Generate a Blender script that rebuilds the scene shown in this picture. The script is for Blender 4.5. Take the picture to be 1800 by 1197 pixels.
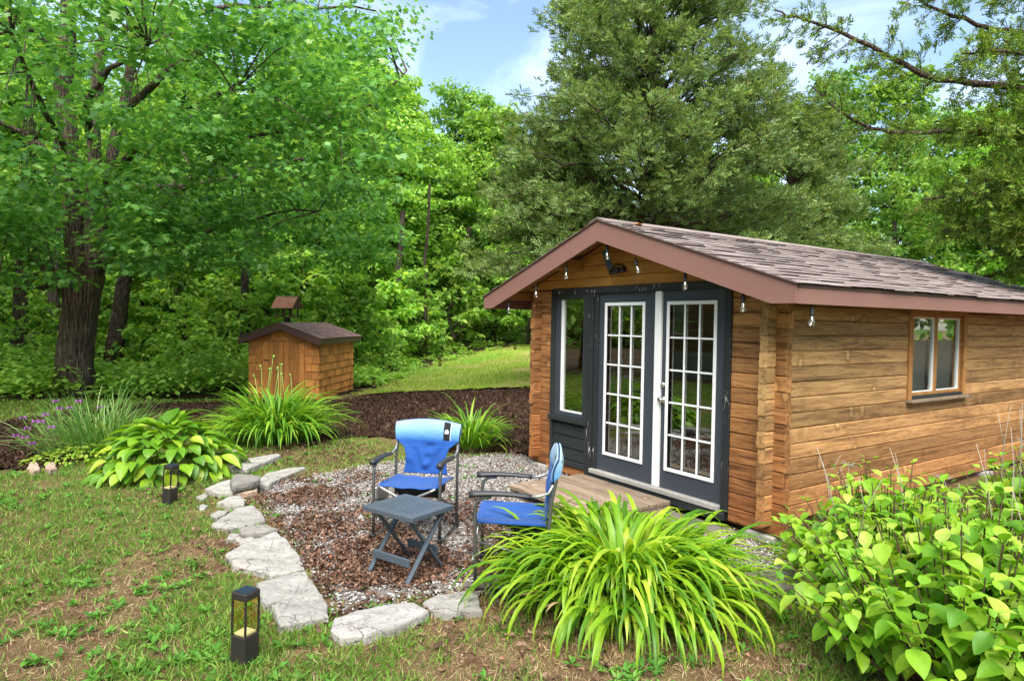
import bpy, math, random
import numpy as np
from mathutils import Matrix, Vector

# ------------------------------------------------------------------ scene reset
for o in list(bpy.data.objects): bpy.data.objects.remove(o, do_unlink=True)
SC = bpy.context.scene
COL = SC.collection

# ------------------------------------------------------------------ camera
CF = 1153.94                                   # focal length in photo pixels (1800 wide)
CP = np.array([6.7285, -4.8902, 1.821])
YAW, PITCH, ROLL = 0.9813, -0.0274, 0.0156
fw = np.array([-math.sin(YAW)*math.cos(PITCH), math.cos(YAW)*math.cos(PITCH), math.sin(PITCH)])
rt0 = np.array([math.cos(YAW), math.sin(YAW), 0.0]); up0 = np.cross(rt0, fw)
RT = math.cos(ROLL)*rt0 + math.sin(ROLL)*up0; UP = -math.sin(ROLL)*rt0 + math.cos(ROLL)*up0
cam_d = bpy.data.cameras.new('camera'); cam = bpy.data.objects.new('camera', cam_d); COL.objects.link(cam)
cam.matrix_world = Matrix(((RT[0], UP[0], -fw[0], CP[0]), (RT[1], UP[1], -fw[1], CP[1]), (RT[2], UP[2], -fw[2], CP[2]), (0, 0, 0, 1)))
cam_d.sensor_fit = 'HORIZONTAL'; cam_d.sensor_width = 36.0; cam_d.lens = 36.0*CF/1800.0
cam_d.clip_start = 0.05; cam_d.clip_end = 2000.0
SC.camera = cam

# ------------------------------------------------------------------ sky, sun, exposure
SUN_EL, SUN_AZ = math.radians(55), math.radians(-37)      # azimuth of the direction towards the sun, from +X
world = bpy.data.worlds.new('World'); SC.world = world; world.use_nodes = True
wn = world.node_tree.nodes; wl = world.node_tree.links; wn.clear()
sky = wn.new('ShaderNodeTexSky'); sky.sky_type = 'NISHITA'; sky.sun_disc = False
sky.sun_elevation = SUN_EL; sky.sun_rotation = math.pi/2 - SUN_AZ
sky.air_density = 1.0; sky.dust_density = 1.0; sky.ozone_density = 1.0
tc = wn.new('ShaderNodeTexCoord')
mp = wn.new('ShaderNodeMapping'); mp.inputs['Rotation'].default_value = (0.25, 0.35, 0.9); mp.inputs['Scale'].default_value = (1.2, 3.2, 5.0)
nz = wn.new('ShaderNodeTexNoise'); nz.inputs['Scale'].default_value = 1.7; nz.inputs['Detail'].default_value = 8; nz.inputs['Roughness'].default_value = 0.58; nz.inputs['Distortion'].default_value = 0.6
rp = wn.new('ShaderNodeValToRGB'); rp.color_ramp.elements[0].position = 0.44; rp.color_ramp.elements[1].position = 0.86
rp.color_ramp.elements[1].color = (0.85, 0.85, 0.85, 1)
mx = wn.new('ShaderNodeMix'); mx.data_type = 'RGBA'; mx.inputs['B'].default_value = (5.2, 5.8, 6.6, 1)
bg = wn.new('ShaderNodeBackground'); bg.inputs['Strength'].default_value = 0.115
wo = wn.new('ShaderNodeOutputWorld')
wl.new(tc.outputs['Generated'], mp.inputs['Vector']); wl.new(mp.outputs['Vector'], nz.inputs['Vector'])
wl.new(nz.outputs['Fac'], rp.inputs['Fac']); wl.new(rp.outputs['Color'], mx.inputs['Factor'])
wl.new(sky.outputs['Color'], mx.inputs['A']); wl.new(mx.outputs['Result'], bg.inputs['Color']); wl.new(bg.outputs['Background'], wo.inputs['Surface'])
sun_d = bpy.data.lights.new('sun', 'SUN'); sun_d.energy = 3.2; sun_d.angle = math.radians(55); sun_d.color = (1.0, 0.95, 0.86)
sun = bpy.data.objects.new('sun', sun_d); COL.objects.link(sun)
sdir = Vector((math.cos(SUN_EL)*math.cos(SUN_AZ), math.cos(SUN_EL)*math.sin(SUN_AZ), math.sin(SUN_EL)))
sun.rotation_euler = sdir.to_track_quat('Z', 'Y').to_euler(); sun.location = (10, -10, 20)
vs = SC.view_settings; vs.view_transform = 'Standard'; vs.look = 'None'; vs.gamma = 1.0; vs.exposure = 1.52; vs.use_curve_mapping = False

SC.cycles.max_bounces = 7; SC.cycles.diffuse_bounces = 3; SC.cycles.glossy_bounces = 3; SC.cycles.transmission_bounces = 4; SC.cycles.transparent_max_bounces = 12

# ------------------------------------------------------------------ helpers
rng = np.random.default_rng(7); random.seed(7)
U = lambda a, b, n=None: rng.uniform(a, b, n)
def ray(px, py): return fw + RT*(px-900)/CF - UP*(py-598.5)/CF
def at(px, py, d): return CP + ray(px, py)*d               # point d metres ahead of the camera plane

TP = np.array([(0,0,0),(3.4,0,0),(3.4,6,.12),(2,-3,0),(5,-3,0),(3,-5,0),(6.7,-4.9,0),(-.4,-4.1,-.03),(-1.5,-4.1,0),(-2.7,-2.6,0),(-1.4,-.2,.02),
 (-6,-3,-.08),(-9.5,.2,-.19),(-12.4,2.6,-.25),(-12.5,-4.9,-.10),(-8.2,2.9,-.05),(-8,5.5,.1),(-17.8,7.9,-.05),(-20.6,13.6,.5),(-23,15,.8),(-8,-6,-.1),
 (-4,-5.6,-.03),(-30,0,-.3),(-25,-12,-.4),(-10,20,1.1),(5,20,.8),(15,10,.3),(0,-15,0),(15,-10,0),(-12,-15,-.2),(-35,20,.8),(-8,12,.6),(5,5,.12),(5.5,1,.03)], float)
_d = np.linalg.norm(TP[:, None, :2]-TP[None, :, :2], axis=2)
_A = np.zeros((len(TP)+1,)*2); _A[:-1, :-1] = -_d; _A[-1, :-1] = 1; _A[:-1, -1] = 1
_w = np.linalg.solve(_A, np.append(TP[:, 2], 0.0))
def tz(x, y):
    x = np.asarray(x, float); y = np.asarray(y, float); sh = x.shape
    X = np.clip(x.ravel(), -45, 30); Y = np.clip(y.ravel(), -30, 45)
    z = np.full(X.shape, _w[-1])
    for i in range(len(TP)): z -= _w[i]*np.hypot(X-TP[i, 0], Y-TP[i, 1])
    return np.clip(z, -1.0, 2.2).reshape(sh)
def G(px, py, dz=0.0):                                       # where the sight line meets the ground
    d = ray(px, py); T = np.concatenate([np.arange(2, 14, .05), np.arange(14, 60, .2)]); Q = CP[None]+d[None]*T[:, None]
    below = Q[:, 2] <= tz(Q[:, 0], Q[:, 1])+dz; i = int(np.argmax(below)) if below.any() else len(T)-1; lo, hi = T[max(0, i-1)], T[i]
    for k in range(9):
        m = (lo+hi)/2; p = CP+d*m
        if p[2] <= float(tz(p[0], p[1]))+dz: hi = m
        else: lo = m
    return CP + d*hi
def h2(i, j, s):
    v = np.sin(i*127.1 + j*311.7 + s*74.7)*43758.5453
    return v - np.floor(v)
def vn(x, y, s=0):
    xi = np.floor(x); yi = np.floor(y); a = x-xi; b = y-yi; a = a*a*(3-2*a); b = b*b*(3-2*b)
    return (h2(xi, yi, s)*(1-a)+h2(xi+1, yi, s)*a)*(1-b) + (h2(xi, yi+1, s)*(1-a)+h2(xi+1, yi+1, s)*a)*b
def fbm(x, y, s=0): return .5*vn(x, y, s)+.3*vn(x*2.1, y*2.1, s+1)+.2*vn(x*4.3, y*4.3, s+2)
def inpoly(x, y, P):
    r = np.zeros(np.shape(x), bool); n = len(P)
    for i in range(n):
        x1, y1 = P[i][:2]; x2, y2 = P[(i+1) % n][:2]
        c = ((y1 > y) != (y2 > y)) & (x < (x2-x1)*(y-y1)/((y2-y1) or 1e-9)+x1)
        r ^= c
    return r

def link(o, parent=None):
    COL.objects.link(o)
    if parent is not None: o.parent = parent
    return o
def tag(o, label=None, cat=None, group=None, kind=None):
    if label: o['label'] = label
    if cat: o['category'] = cat
    if group: o['group'] = group
    if kind: o['kind'] = kind
    return o
def thing(name, label, cat, loc=(0, 0, 0), rz=0.0, group=None):
    o = bpy.data.objects.new(name, None); o.empty_display_size = .1; o.location = loc; o.rotation_euler = (0, 0, rz)
    COL.objects.link(o); return tag(o, label, cat, group)
def amesh(name, V, F, mat=None, smooth=False):
    V = np.ascontiguousarray(V, np.float32); F = np.ascontiguousarray(F, np.int32); k = F.shape[1]
    me = bpy.data.meshes.new(name); me.vertices.add(len(V)); me.vertices.foreach_set('co', V.ravel())
    me.loops.add(F.size); me.loops.foreach_set('vertex_index', F.ravel())
    me.polygons.add(len(F)); me.polygons.foreach_set('loop_start', np.arange(0, F.size, k, dtype=np.int32))
    me.update(calc_edges=True)
    if smooth: me.polygons.foreach_set('use_smooth', np.ones(len(F), bool))
    if mat: me.materials.append(mat)
    me.validate(); return me
class MB:
    def __init__(s): s.v = []; s.f = []
    def box(s, lo, hi, M=None):
        n = len(s.v); c = [(x, y, z) for x in (lo[0], hi[0]) for y in (lo[1], hi[1]) for z in (lo[2], hi[2])]
        if M is not None: c = [tuple(M @ Vector(p)) for p in c]
        s.v += c; s.f += [tuple(n+i for i in q) for q in ((0,1,3,2),(4,6,7,5),(0,4,5,1),(2,3,7,6),(0,2,6,4),(1,5,7,3))]; return s
    def tube(s, P, R, n=8, cap=True):
        P = [np.asarray(p, float) for p in P]; R = [R]*len(P) if np.isscalar(R) else R
        ref = None; b0 = len(s.v)
        for i, p in enumerate(P):
            t = P[min(i+1, len(P)-1)]-P[max(i-1, 0)]; t = t/(np.linalg.norm(t)+1e-9)
            if ref is None: ref = np.cross(t, (0.3, 0.9, 0.31)) if abs(t[1]) < .9 else np.cross(t, (1, 0, 0.2))
            a = ref - t*(ref @ t); a /= np.linalg.norm(a)+1e-9; b = np.cross(t, a); ref = a
            for k in range(n):
                an = 2*math.pi*k/n; s.v.append(tuple(p+R[i]*(a*math.cos(an)+b*math.sin(an))))
        for i in range(len(P)-1):
            for k in range(n):
                s.f.append((b0+i*n+k, b0+i*n+(k+1) % n, b0+(i+1)*n+(k+1) % n, b0+(i+1)*n+k))
        if cap: s.f.append(tuple(b0+k for k in range(n))[::-1]); s.f.append(tuple(b0+(len(P)-1)*n+k for k in range(n)))
        return s
    def lathe(s, prof, n=12, M=None):
        b0 = len(s.v)
        for r, z in prof:
            for k in range(n):
                p = Vector((r*math.cos(2*math.pi*k/n), r*math.sin(2*math.pi*k/n), z)); s.v.append(tuple(M @ p if M is not None else p))
        for i in range(len(prof)-1):
            for k in range(n): s.f.append((b0+i*n+k, b0+i*n+(k+1) % n, b0+(i+1)*n+(k+1) % n, b0+(i+1)*n+k))
        s.f.append(tuple(b0+k for k in range(n))[::-1]); s.f.append(tuple(b0+(len(prof)-1)*n+k for k in range(n))); return s
    def prism(s, poly, ax, a, b):                       # polygon in the two other axes, extruded along ax from a to b
        n = len(poly); b0 = len(s.v)
        def put(p, q): return (q, p[0], p[1]) if ax == 0 else (p[0], q, p[1]) if ax == 1 else (p[0], p[1], q)
        s.v += [put(p, a) for p in poly] + [put(p, b) for p in poly]
        s.f += [tuple(range(b0, b0+n)), tuple(range(b0+n, b0+2*n))[::-1]] + [(b0+i, b0+(i+1) % n, b0+n+(i+1) % n, b0+n+i) for i in range(n)]; return s
    def grid(s, rows):
        b0 = len(s.v); m = len(rows[0])
        for r in rows: s.v += [tuple(p) for p in r]
        for i in range(len(rows)-1):
            for j in range(m-1): s.f.append((b0+i*m+j, b0+i*m+j+1, b0+(i+1)*m+j+1, b0+(i+1)*m+j))
        return s
    def mesh(s, name, mat, smooth=False, bevel=0.0):
        me = bpy.data.meshes.new(name); me.from_pydata(s.v, [], s.f)
        import bmesh
        bm = bmesh.new(); bm.from_mesh(me); bmesh.ops.recalc_face_normals(bm, faces=bm.faces)
        if bevel > 0: bmesh.ops.bevel(bm, geom=list(bm.edges), offset=bevel, segments=1, affect='EDGES', clamp_overlap=True)
        bm.to_mesh(me); bm.free()
        if smooth:
            for p in me.polygons: p.use_smooth = True
        if mat: me.materials.append(mat)
        return me
    def build(s, name, mat, parent=None, smooth=False, bevel=0.0, loc=None):
        o = bpy.data.objects.new(name, s.mesh(name, mat, smooth, bevel)); link(o, parent)
        if loc is not None: o.location = loc
        return o
def place(name, me, M, parent):                          # M is a world matrix; parent is an unrotated or rotated Empty
    o = bpy.data.objects.new(name, me); COL.objects.link(o); o.parent = parent
    pm = Matrix.Translation(parent.location) @ parent.rotation_euler.to_matrix().to_4x4()
    o.matrix_basis = pm.inverted() @ M; return o
def frames(D, N):                                        # leaf frames: Y along D, Z near N
    Y = D/np.linalg.norm(D, axis=1, keepdims=True); X = np.cross(Y, N); X /= np.linalg.norm(X, axis=1, keepdims=True)+1e-9
    Z = np.cross(X, Y); return np.stack([X, Y, Z], axis=2)  # columns
def scatter(tv, tf, P, M, S):                            # many copies of one template in a single mesh
    tv = np.asarray(tv, float); tf = np.asarray(tf, int); n = len(P)
    S = np.asarray(S, float); S = S[:, None, None] if S.ndim == 1 else S[:, None, :]
    V = np.einsum('nij,nkj->nki', M, tv[None]*S) + P[:, None, :]
    F = tf[None]+np.arange(n)[:, None, None]*len(tv)
    return V.reshape(-1, 3), F.reshape(-1, tf.shape[1])
def cat(parts):
    V = []; F = []; o = 0
    for v, f in parts: V.append(v); F.append(f+o); o += len(v)
    return np.concatenate(V), np.concatenate(F)
def unit(n):
    v = rng.normal(size=(n, 3)); return v/np.linalg.norm(v, axis=1, keepdims=True)

# ------------------------------------------------------------------ materials
MATS = {}
class NT:
    def __init__(s, name):
        s.m = bpy.data.materials.new(name); s.m.use_nodes = True; s.t = s.m.node_tree; s.n = s.t.nodes; s.n.clear()
        s.out = s.n.new('ShaderNodeOutputMaterial'); MATS[name] = s.m
    def node(s, typ, **kw):
        n = s.n.new('ShaderNode'+typ)
        for k, v in kw.items():
            if hasattr(n, k): setattr(n, k, v)
            else: s.set(n, k, v)
        return n
    def set(s, n, k, v):
        i = n.inputs[k] if not isinstance(k, int) else n.inputs[k]
        if isinstance(v, bpy.types.NodeSocket): s.t.links.new(v, i)
        else: i.default_value = v
    def math(s, op, a, b=0.0, clamp=False):
        n = s.node('Math', operation=op, use_clamp=clamp); s.set(n, 0, a); s.set(n, 1, b); return n.outputs[0]
    def mix(s, f, a, b, typ='MIX'):
        n = s.node('Mix', data_type='RGBA', blend_type=typ)
        for k, v in (('Factor', f), ('A', a), ('B', b)):
            if isinstance(v, tuple) and len(v) == 3: v = (*v, 1)
            s.set(n, k, v)
        return n.outputs['Result']
    def noise(s, vec, scale, detail=4, rough=.55, dist=0.0, out='Fac'):
        n = s.node('TexNoise'); s.set(n, 'Scale', scale); s.set(n, 'Detail', detail); s.set(n, 'Roughness', rough); s.set(n, 'Distortion', dist)
        if vec is not None: s.set(n, 'Vector', vec)
        return n.outputs[out]
    def ramp(s, f, stops):
        n = s.node('ValToRGB'); s.set(n, 'Fac', f); e = n.color_ramp.elements
        while len(e) < len(stops): e.new(0.5)
        for i, (p, c) in enumerate(stops):
            e[i].position = p; e[i].color = (*c, 1) if isinstance(c, tuple) else (c, c, c, 1)
        return n.outputs['Color']
    def coord(s, which='Object', scale=(1, 1, 1), loc=None):
        t = s.node('TexCoord'); m = s.node('Mapping'); s.set(m, 'Vector', t.outputs[which]); s.set(m, 'Scale', scale)
        if loc is not None: s.set(m, 'Location', loc)
        return m.outputs['Vector']
    def rand(s):                                             # a random number per object and per loose piece
        g = s.node('NewGeometry'); o = s.node('ObjectInfo')
        return s.math('FRACT', s.math('ADD', g.outputs['Random Per Island'], o.outputs['Random']))
    def orand(s): return s.node('ObjectInfo').outputs['Random']
    def bump(s, h, strength=.3, dist=.01):
        n = s.node('Bump'); s.set(n, 'Height', h); s.set(n, 'Strength', strength); s.set(n, 'Distance', dist); return n.outputs['Normal']
    def bsdf(s, col, rough=.6, normal=None, metal=0.0, spec=.4, **kw):
        b = s.node('BsdfPrincipled')
        if isinstance(col, tuple): col = (*col, 1)
        s.set(b, 'Base Color', col); s.set(b, 'Roughness', rough); s.set(b, 'Metallic', metal); s.set(b, 'Specular IOR Level', spec)
        if normal is not None: s.set(b, 'Normal', normal)
        for k, v in kw.items(): s.set(b, k, v)
        return b.outputs['BSDF']
    def done(s, sh): s.t.links.new(sh, s.out.inputs['Surface']); return s.m

def leaf_mat(name, stops, trans=.35, rough=.5, tint=(1.25, 1.2, .5), objvar=.25, spec=.25, spots=0.0):
    t = NT(name); r = t.rand(); c = t.ramp(r, stops)
    if spots:
        vv = t.coord('Object'); sn = t.noise(vv, 16.0, 4, .6); sn2 = t.noise(vv, 75.0, 3, .6)
        c = t.mix(t.ramp(sn, [(.35, spots), (.6, 0.0)]), c, t.mix(1.0, c, (.72, .78, .7), 'MULTIPLY')); c = t.mix(t.ramp(sn2, [(.70, 0.0), (.76, .8)]), c, (.30, .20, .06))
    if objvar:
        v = t.math('ADD', t.math('MULTIPLY', t.orand(), objvar), 1-objvar/2); c = t.mix(1.0, c, t.node('CombineColor', **{'Red': v, 'Green': v, 'Blue': v}).outputs[0], 'MULTIPLY')
    d = t.bsdf(c, rough, spec=spec); tr = t.node('BsdfTranslucent'); t.set(tr, 'Color', t.mix(1.0, c, tint, 'MULTIPLY'))
    m = t.node('MixShader'); t.set(m, 0, trans); t.t.links.new(d, m.inputs[1]); t.t.links.new(tr.outputs[0], m.inputs[2])
    return t.done(m.outputs[0])
M_MAPLE = leaf_mat('maple_leaf', [(0, (.065, .20, .042)), (.5, (.125, .325, .065)), (.85, (.20, .43, .09)), (1, (.33, .52, .12))], .45, .38, tint=(1.25, 1.2, .6), spec=.5)
M_WOODLEAF = leaf_mat('woodland_leaf', [(0, (.12, .28, .045)), (.5, (.25, .46, .07)), (.85, (.38, .58, .10)), (1, (.50, .66, .15))], .48, .5, objvar=.5)
M_WOODLEAF2 = leaf_mat('woodland_leaf_dark', [(0, (.09, .22, .05)), (.5, (.17, .36, .07)), (.85, (.27, .46, .09)), (1, (.38, .54, .14))], .42, .45, objvar=.4, spec=.45)
M_UNDER = leaf_mat('undergrowth_leaf', [(0, (.13, .31, .05)), (.4, (.26, .50, .075)), (.8, (.40, .62, .12)), (1, (.55, .70, .20))], .45, .5)
M_CEDAR = leaf_mat('cedar_spray', [(0, (.115, .20, .06)), (.5, (.20, .32, .10)), (.8, (.29, .41, .15)), (.93, (.30, .38, .15)), (1, (.30, .22, .10))], .35, .6, objvar=.2)
M_CEDAR2 = leaf_mat('near_cedar_spray', [(0, (.08, .16, .03)), (.45, (.15, .28, .04)), (.8, (.25, .39, .06)), (.97, (.36, .46, .08)), (1, (.34, .18, .06))], .35, .6, objvar=.2)
M_LILY = leaf_mat('daylily_leaf', [(0, (.09, .24, .015)), (.35, (.21, .42, .02)), (.75, (.36, .55, .03)), (1, (.52, .63, .06))], .44, .38, objvar=0, spec=.45, spots=.8)
M_LILY2 = leaf_mat('daylily_leaf_far', [(0, (.07, .20, .018)), (.5, (.15, .34, .025)), (.9, (.28, .47, .04)), (1, (.42, .56, .08))], .36, .42, objvar=0)
M_HOSTA = leaf_mat('hosta_leaf', [(0, (.09, .23, .02)), (.5, (.17, .36, .022)), (.88, (.29, .48, .03)), (1, (.48, .58, .06))], .35, .38, objvar=0, spec=.4, spots=.9)
M_HYD = leaf_mat('hydrangea_leaf', [(0, (.12, .31, .02)), (.4, (.25, .49, .03)), (.8, (.40, .61, .05)), (1, (.55, .68, .12))], .42, .45, objvar=0, spec=.35, spots=.9)
M_IRIS = leaf_mat('iris_blade', [(0, (.06, .17, .03)), (.5, (.14, .29, .06)), (.9, (.28, .42, .13)), (1, (.45, .5, .25))], .3, .5, objvar=0)
M_LIME = leaf_mat('lime_groundcover', [(0, (.2, .38, .03)), (1, (.42, .55, .08))], .35, .5, objvar=0)
M_GRASS = leaf_mat('grass_blade', [(0, (.07, .17, .02)), (.5, (.14, .28, .035)), (.85, (.24, .37, .06)), (1, (.36, .42, .12))], .3, .6, objvar=0)
M_LIME2 = leaf_mat('back_lawn_blade', [(0, (.15, .26, .03)), (.5, (.26, .38, .05)), (.85, (.40, .45, .09)), (1, (.52, .45, .18))], .3, .6, objvar=0)
M_STRAW = leaf_mat('dry_grass', [(0, (.20, .12, .055)), (.5, (.38, .27, .14)), (1, (.58, .47, .27))], .2, .7, tint=(1.1, 1.0, .8), objvar=0)
M_WEED = leaf_mat('lawn_weed_leaf', [(0, (.05, .17, .02)), (.6, (.10, .28, .03)), (1, (.17, .36, .05))], .3, .5, objvar=0)
M_LITTER = leaf_mat('dead_leaf', [(0, (.055, .03, .019)), (.4, (.125, .066, .042)), (.75, (.20, .11, .072)), (.97, (.30, .19, .13)), (1, (.36, .09, .03))], .12, .7, tint=(1.1, .9, .7), objvar=0)
M_PETAL = leaf_mat('purple_petal', [(0, (.24, .05, .32)), (1, (.5, .18, .52))], .35, .5, tint=(1.1, .9, 1.2), objvar=0)

def wood_mat(name, base, dark, light, weather=.5, gscale=1.0, sat_by_obj=.5, axis=0, low=None):
    t = NT(name); R = t.orand()
    off = t.node('CombineXYZ'); t.set(off, 0, t.math('MULTIPLY', R, 37.0)); t.set(off, 1, t.math('MULTIPLY', R, 11.0)); t.set(off, 2, t.math('MULTIPLY', R, 23.0))
    tcn = t.node('TexCoord'); ad = t.node('VectorMath', operation='ADD'); t.set(ad, 0, tcn.outputs['Object']); t.set(ad, 1, off.outputs[0])
    def mp_(sc):
        m = t.node('Mapping'); t.set(m, 'Vector', ad.outputs[0]); t.set(m, 'Scale', sc); return m.outputs[0]
    def ax(a, b): s = [b, b, b]; s[axis] = a; return tuple(s)
    grain = t.noise(mp_(ax(1.6*gscale, 28*gscale)), 1.0, 6, .62, 1.0)
    fine = t.noise(mp_(ax(4*gscale, 95*gscale)), 1.0, 4, .65, .3)
    wave = t.noise(mp_(ax(1.1*gscale, 9*gscale)), 1.0, 3, .5, 1.5)
    rings = t.math('FRACT', t.math('MULTIPLY', wave, 9.0))
    rings = t.math('ABSOLUTE', t.math('SUBTRACT', rings, .5))
    vor = t.node('TexVoronoi', feature='F1'); t.set(vor, 'Vector', mp_(ax(5.2, 3.1))); t.set(vor, 'Scale', 1.0); t.set(vor, 'Randomness', 1.0)
    pick = t.node('SeparateColor'); t.set(pick, 0, vor.outputs['Color']); pk = t.math('GREATER_THAN', pick.outputs[0], .70)
    knot = t.math('MULTIPLY', t.ramp(vor.outputs['Distance'], [(0.0, 1.0), (.13, .9), (.20, 0.0)]), pk); halo = t.math('MULTIPLY', t.ramp(vor.outputs['Distance'], [(.15, 0.0), (.2, 1.0), (.42, 0.0)]), pk)
    kr = t.math('FRACT', t.math('MULTIPLY', vor.outputs['Distance'], 26.0))
    blot = t.noise(mp_(ax(.7, 9.0)), 1.0, 6, .66, .6)
    c = t.mix(t.ramp(grain, [(.36, 0.0), (.62, 1.0)]), dark, base)
    c = t.mix(t.math('MULTIPLY', rings, .9), c, light)
    c = t.mix(t.math('MULTIPLY', t.ramp(fine, [(.36, 1.0), (.52, 0.0)]), .38), c, dark)
    c = t.mix(t.math('MULTIPLY', halo, .45), c, tuple(x*.6 for x in dark)); kc = t.mix(t.math('MULTIPLY', kr, .7), tuple(min(1, x*1.15) for x in light), tuple(x*.8 for x in base))
    c = t.mix(t.math('MULTIPLY', knot, .8), c, kc)
    wm = t.math('MULTIPLY', t.ramp(blot, [(.50, 0.0), (.68, 1.0)]), weather)
    c = t.mix(wm, c, tuple(x*.28 for x in dark))
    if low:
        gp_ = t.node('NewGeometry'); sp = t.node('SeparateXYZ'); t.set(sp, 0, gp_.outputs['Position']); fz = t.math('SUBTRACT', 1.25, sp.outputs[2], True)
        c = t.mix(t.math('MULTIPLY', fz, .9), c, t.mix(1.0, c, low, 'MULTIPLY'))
    b = t.math('ADD', t.math('MULTIPLY', t.math('FRACT', t.math('MULTIPLY', R, 7.13)), sat_by_obj), 1-sat_by_obj*.5)
    c = t.mix(1.0, c, t.node('CombineColor', **{'Red': b, 'Green': b, 'Blue': b}).outputs[0], 'MULTIPLY')
    h = t.math('ADD', t.math('MULTIPLY', grain, .7), t.math('MULTIPLY', fine, .4))
    return t.done(t.bsdf(c, .68, t.bump(h, .55, .006), spec=.25))
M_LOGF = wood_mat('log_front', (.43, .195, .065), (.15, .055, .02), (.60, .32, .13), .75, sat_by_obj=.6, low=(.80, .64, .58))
M_LOGG = wood_mat('log_gable', (.46, .215, .045), (.30, .125, .025), (.55, .29, .075), .12, sat_by_obj=.25)
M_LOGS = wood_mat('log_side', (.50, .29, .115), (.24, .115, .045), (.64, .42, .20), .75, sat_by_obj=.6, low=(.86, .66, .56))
M_TRIM = wood_mat('window_trim_wood', (.42, .21, .065), (.26, .11, .035), (.5, .28, .1), .2, sat_by_obj=.2, axis=2)
M_SOFFIT = wood_mat('soffit_board', (.38, .17, .04), (.26, .105, .025), (.45, .23, .06), .15)
M_SHEDW = wood_mat('shed_shingle_wood', (.64, .26, .06), (.42, .145, .034), (.72, .34, .10), .3, 1.6, .6, axis=2)
M_DECK = wood_mat('weathered_plank', (.30, .22, .15), (.16, .11, .075), (.42, .34, .26), .4)
M_HOUSE = wood_mat('house_siding', (.22, .13, .07), (.14, .08, .045), (.28, .18, .1), .2)

def plain(name, col, rough=.5, metal=0.0, spec=.4, var=.12, nscale=30.0, bumpk=.15):
    t = NT(name); v = t.coord('Object'); n = t.noise(v, nscale, 5, .6); n2 = t.noise(v, nscale*.12, 3, .5)
    f = t.math('ADD', t.math('MULTIPLY', n, .5), t.math('MULTIPLY', n2, .5))
    c = t.mix(t.ramp(f, [(.3, 0.0), (.7, 1.0)]), tuple(x*(1-var) for x in col), tuple(min(1, x*(1+var)) for x in col))
    r = t.math('ADD', t.math('MULTIPLY', n2, .25), rough-.12)
    return t.done(t.bsdf(c, r, t.bump(n, bumpk, .002), metal, spec))
M_FASCIA = plain('mauve_fascia_paint', (.245, .125, .103), .45, spec=.4, var=.05, nscale=6, bumpk=.03)
M_DARKFASCIA = plain('dark_brown_fascia', (.085, .043, .034), .5, var=.15)
M_WHITE = plain('white_paint', (.80, .80, .80), .4, var=.04)
M_GREYDOOR = plain('slate_grey_door_paint', (.042, .05, .066), .42, var=.08, nscale=14)
M_BLACKPANEL = plain('black_panel_paint', (.022, .026, .028), .5, var=.2)
M_NICKEL = plain('brushed_nickel', (.6, .57, .52), .28, 1.0, var=.05)
M_TUBE = plain('grey_steel_tube', (.13, .13, .13), .38, .6, var=.12)
M_TUBEL = plain('light_steel_tube', (.42, .42, .42), .35, .7, var=.1)
M_RUBBER = plain('black_rubber', (.016, .016, .017), .6, var=.2)
M_ARM = plain('armrest_plastic', (.032, .032, .034), .5, var=.15)
M_TABLE = plain('slate_table_plastic', (.07, .088, .112), .45, var=.08, nscale=20)
M_BRONZE = plain('dark_bronze_plastic', (.028, .024, .021), .5, var=.35, nscale=60)
M_BLACK = plain('black_plastic', (.012, .012, .013), .4, var=.2)
M_CORD = plain('cord', (.01, .01, .01), .6)
M_CONC = plain('concrete_block', (.33, .31, .28), .85, var=.25, nscale=25, bumpk=.5)
M_FLOORIN = plain('cabin_floor', (.16, .10, .06), .5)
M_INT = plain('interior_wall', (.20, .14, .09), .7)
M_BLIND = plain('blind_slat', (.62, .62, .58), .5)
M_FOUND = plain('house_foundation', (.30, .29, .27), .8, var=.2, nscale=8)
M_ALU = plain('worn_sill', (.42, .40, .37), .5, .2, var=.25, nscale=18)

def worn_black(name):
    t = NT(name); v = t.coord('Object', (9, 9, 1.3)); n = t.noise(v, 5.0, 8, .7, .4); n2 = t.noise(t.coord('Object', (1, 1, .5)), 2.3, 2)
    k = t.math('MULTIPLY', t.ramp(n, [(.60, 0.0), (.63, 1.0)]), t.ramp(n2, [(.45, 0.0), (.6, 1.0)]))
    c = t.mix(k, t.mix(t.noise(v, 12.0, 3), (.012, .013, .015), (.03, .032, .036)), (.62, .60, .57))
    return t.done(t.bsdf(c, .55, t.bump(k, -.4, .003), spec=.35))
M_WORN = worn_black('peeling_black_paint')

def shingle_mat(name, stops):
    t = NT(name); r = t.rand(); c = t.ramp(r, stops); g = t.noise(t.coord('Object'), 260.0, 3, .7); n2 = t.noise(t.coord('Object'), 7.0, 4, .6)
    c = t.mix(t.ramp(g, [(.35, 0.0), (.65, 1.0)]), t.mix(.55, c, (.05, .035, .03)), c); c = t.mix(t.ramp(n2, [(.5, 0.0), (.8, .35)]), c, (.30, .24, .21))
    return t.done(t.bsdf(c, .85, t.bump(g, .5, .003), spec=.25))
M_SHING = shingle_mat('roof_shingle', [(0, (.205, .16, .145)), (.35, (.265, .21, .193)), (.7, (.315, .255, .235)), (1, (.37, .305, .285))])
M_SHEDGE = plain('shingle_edge', (.03, .022, .02), .9)  # black asphalt butt edge, colour deepened to draw the shadow lines under the tabs
M_SHING2 = shingle_mat('shed_roof_shingle', [(0, (.30, .16, .15)), (.5, (.40, .235, .22)), (1, (.48, .30, .285))])
M_MOSSROOF = shingle_mat('feeder_roof', [(0, (.32, .14, .09)), (.5, (.40, .20, .13)), (1, (.46, .28, .17))])

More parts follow.
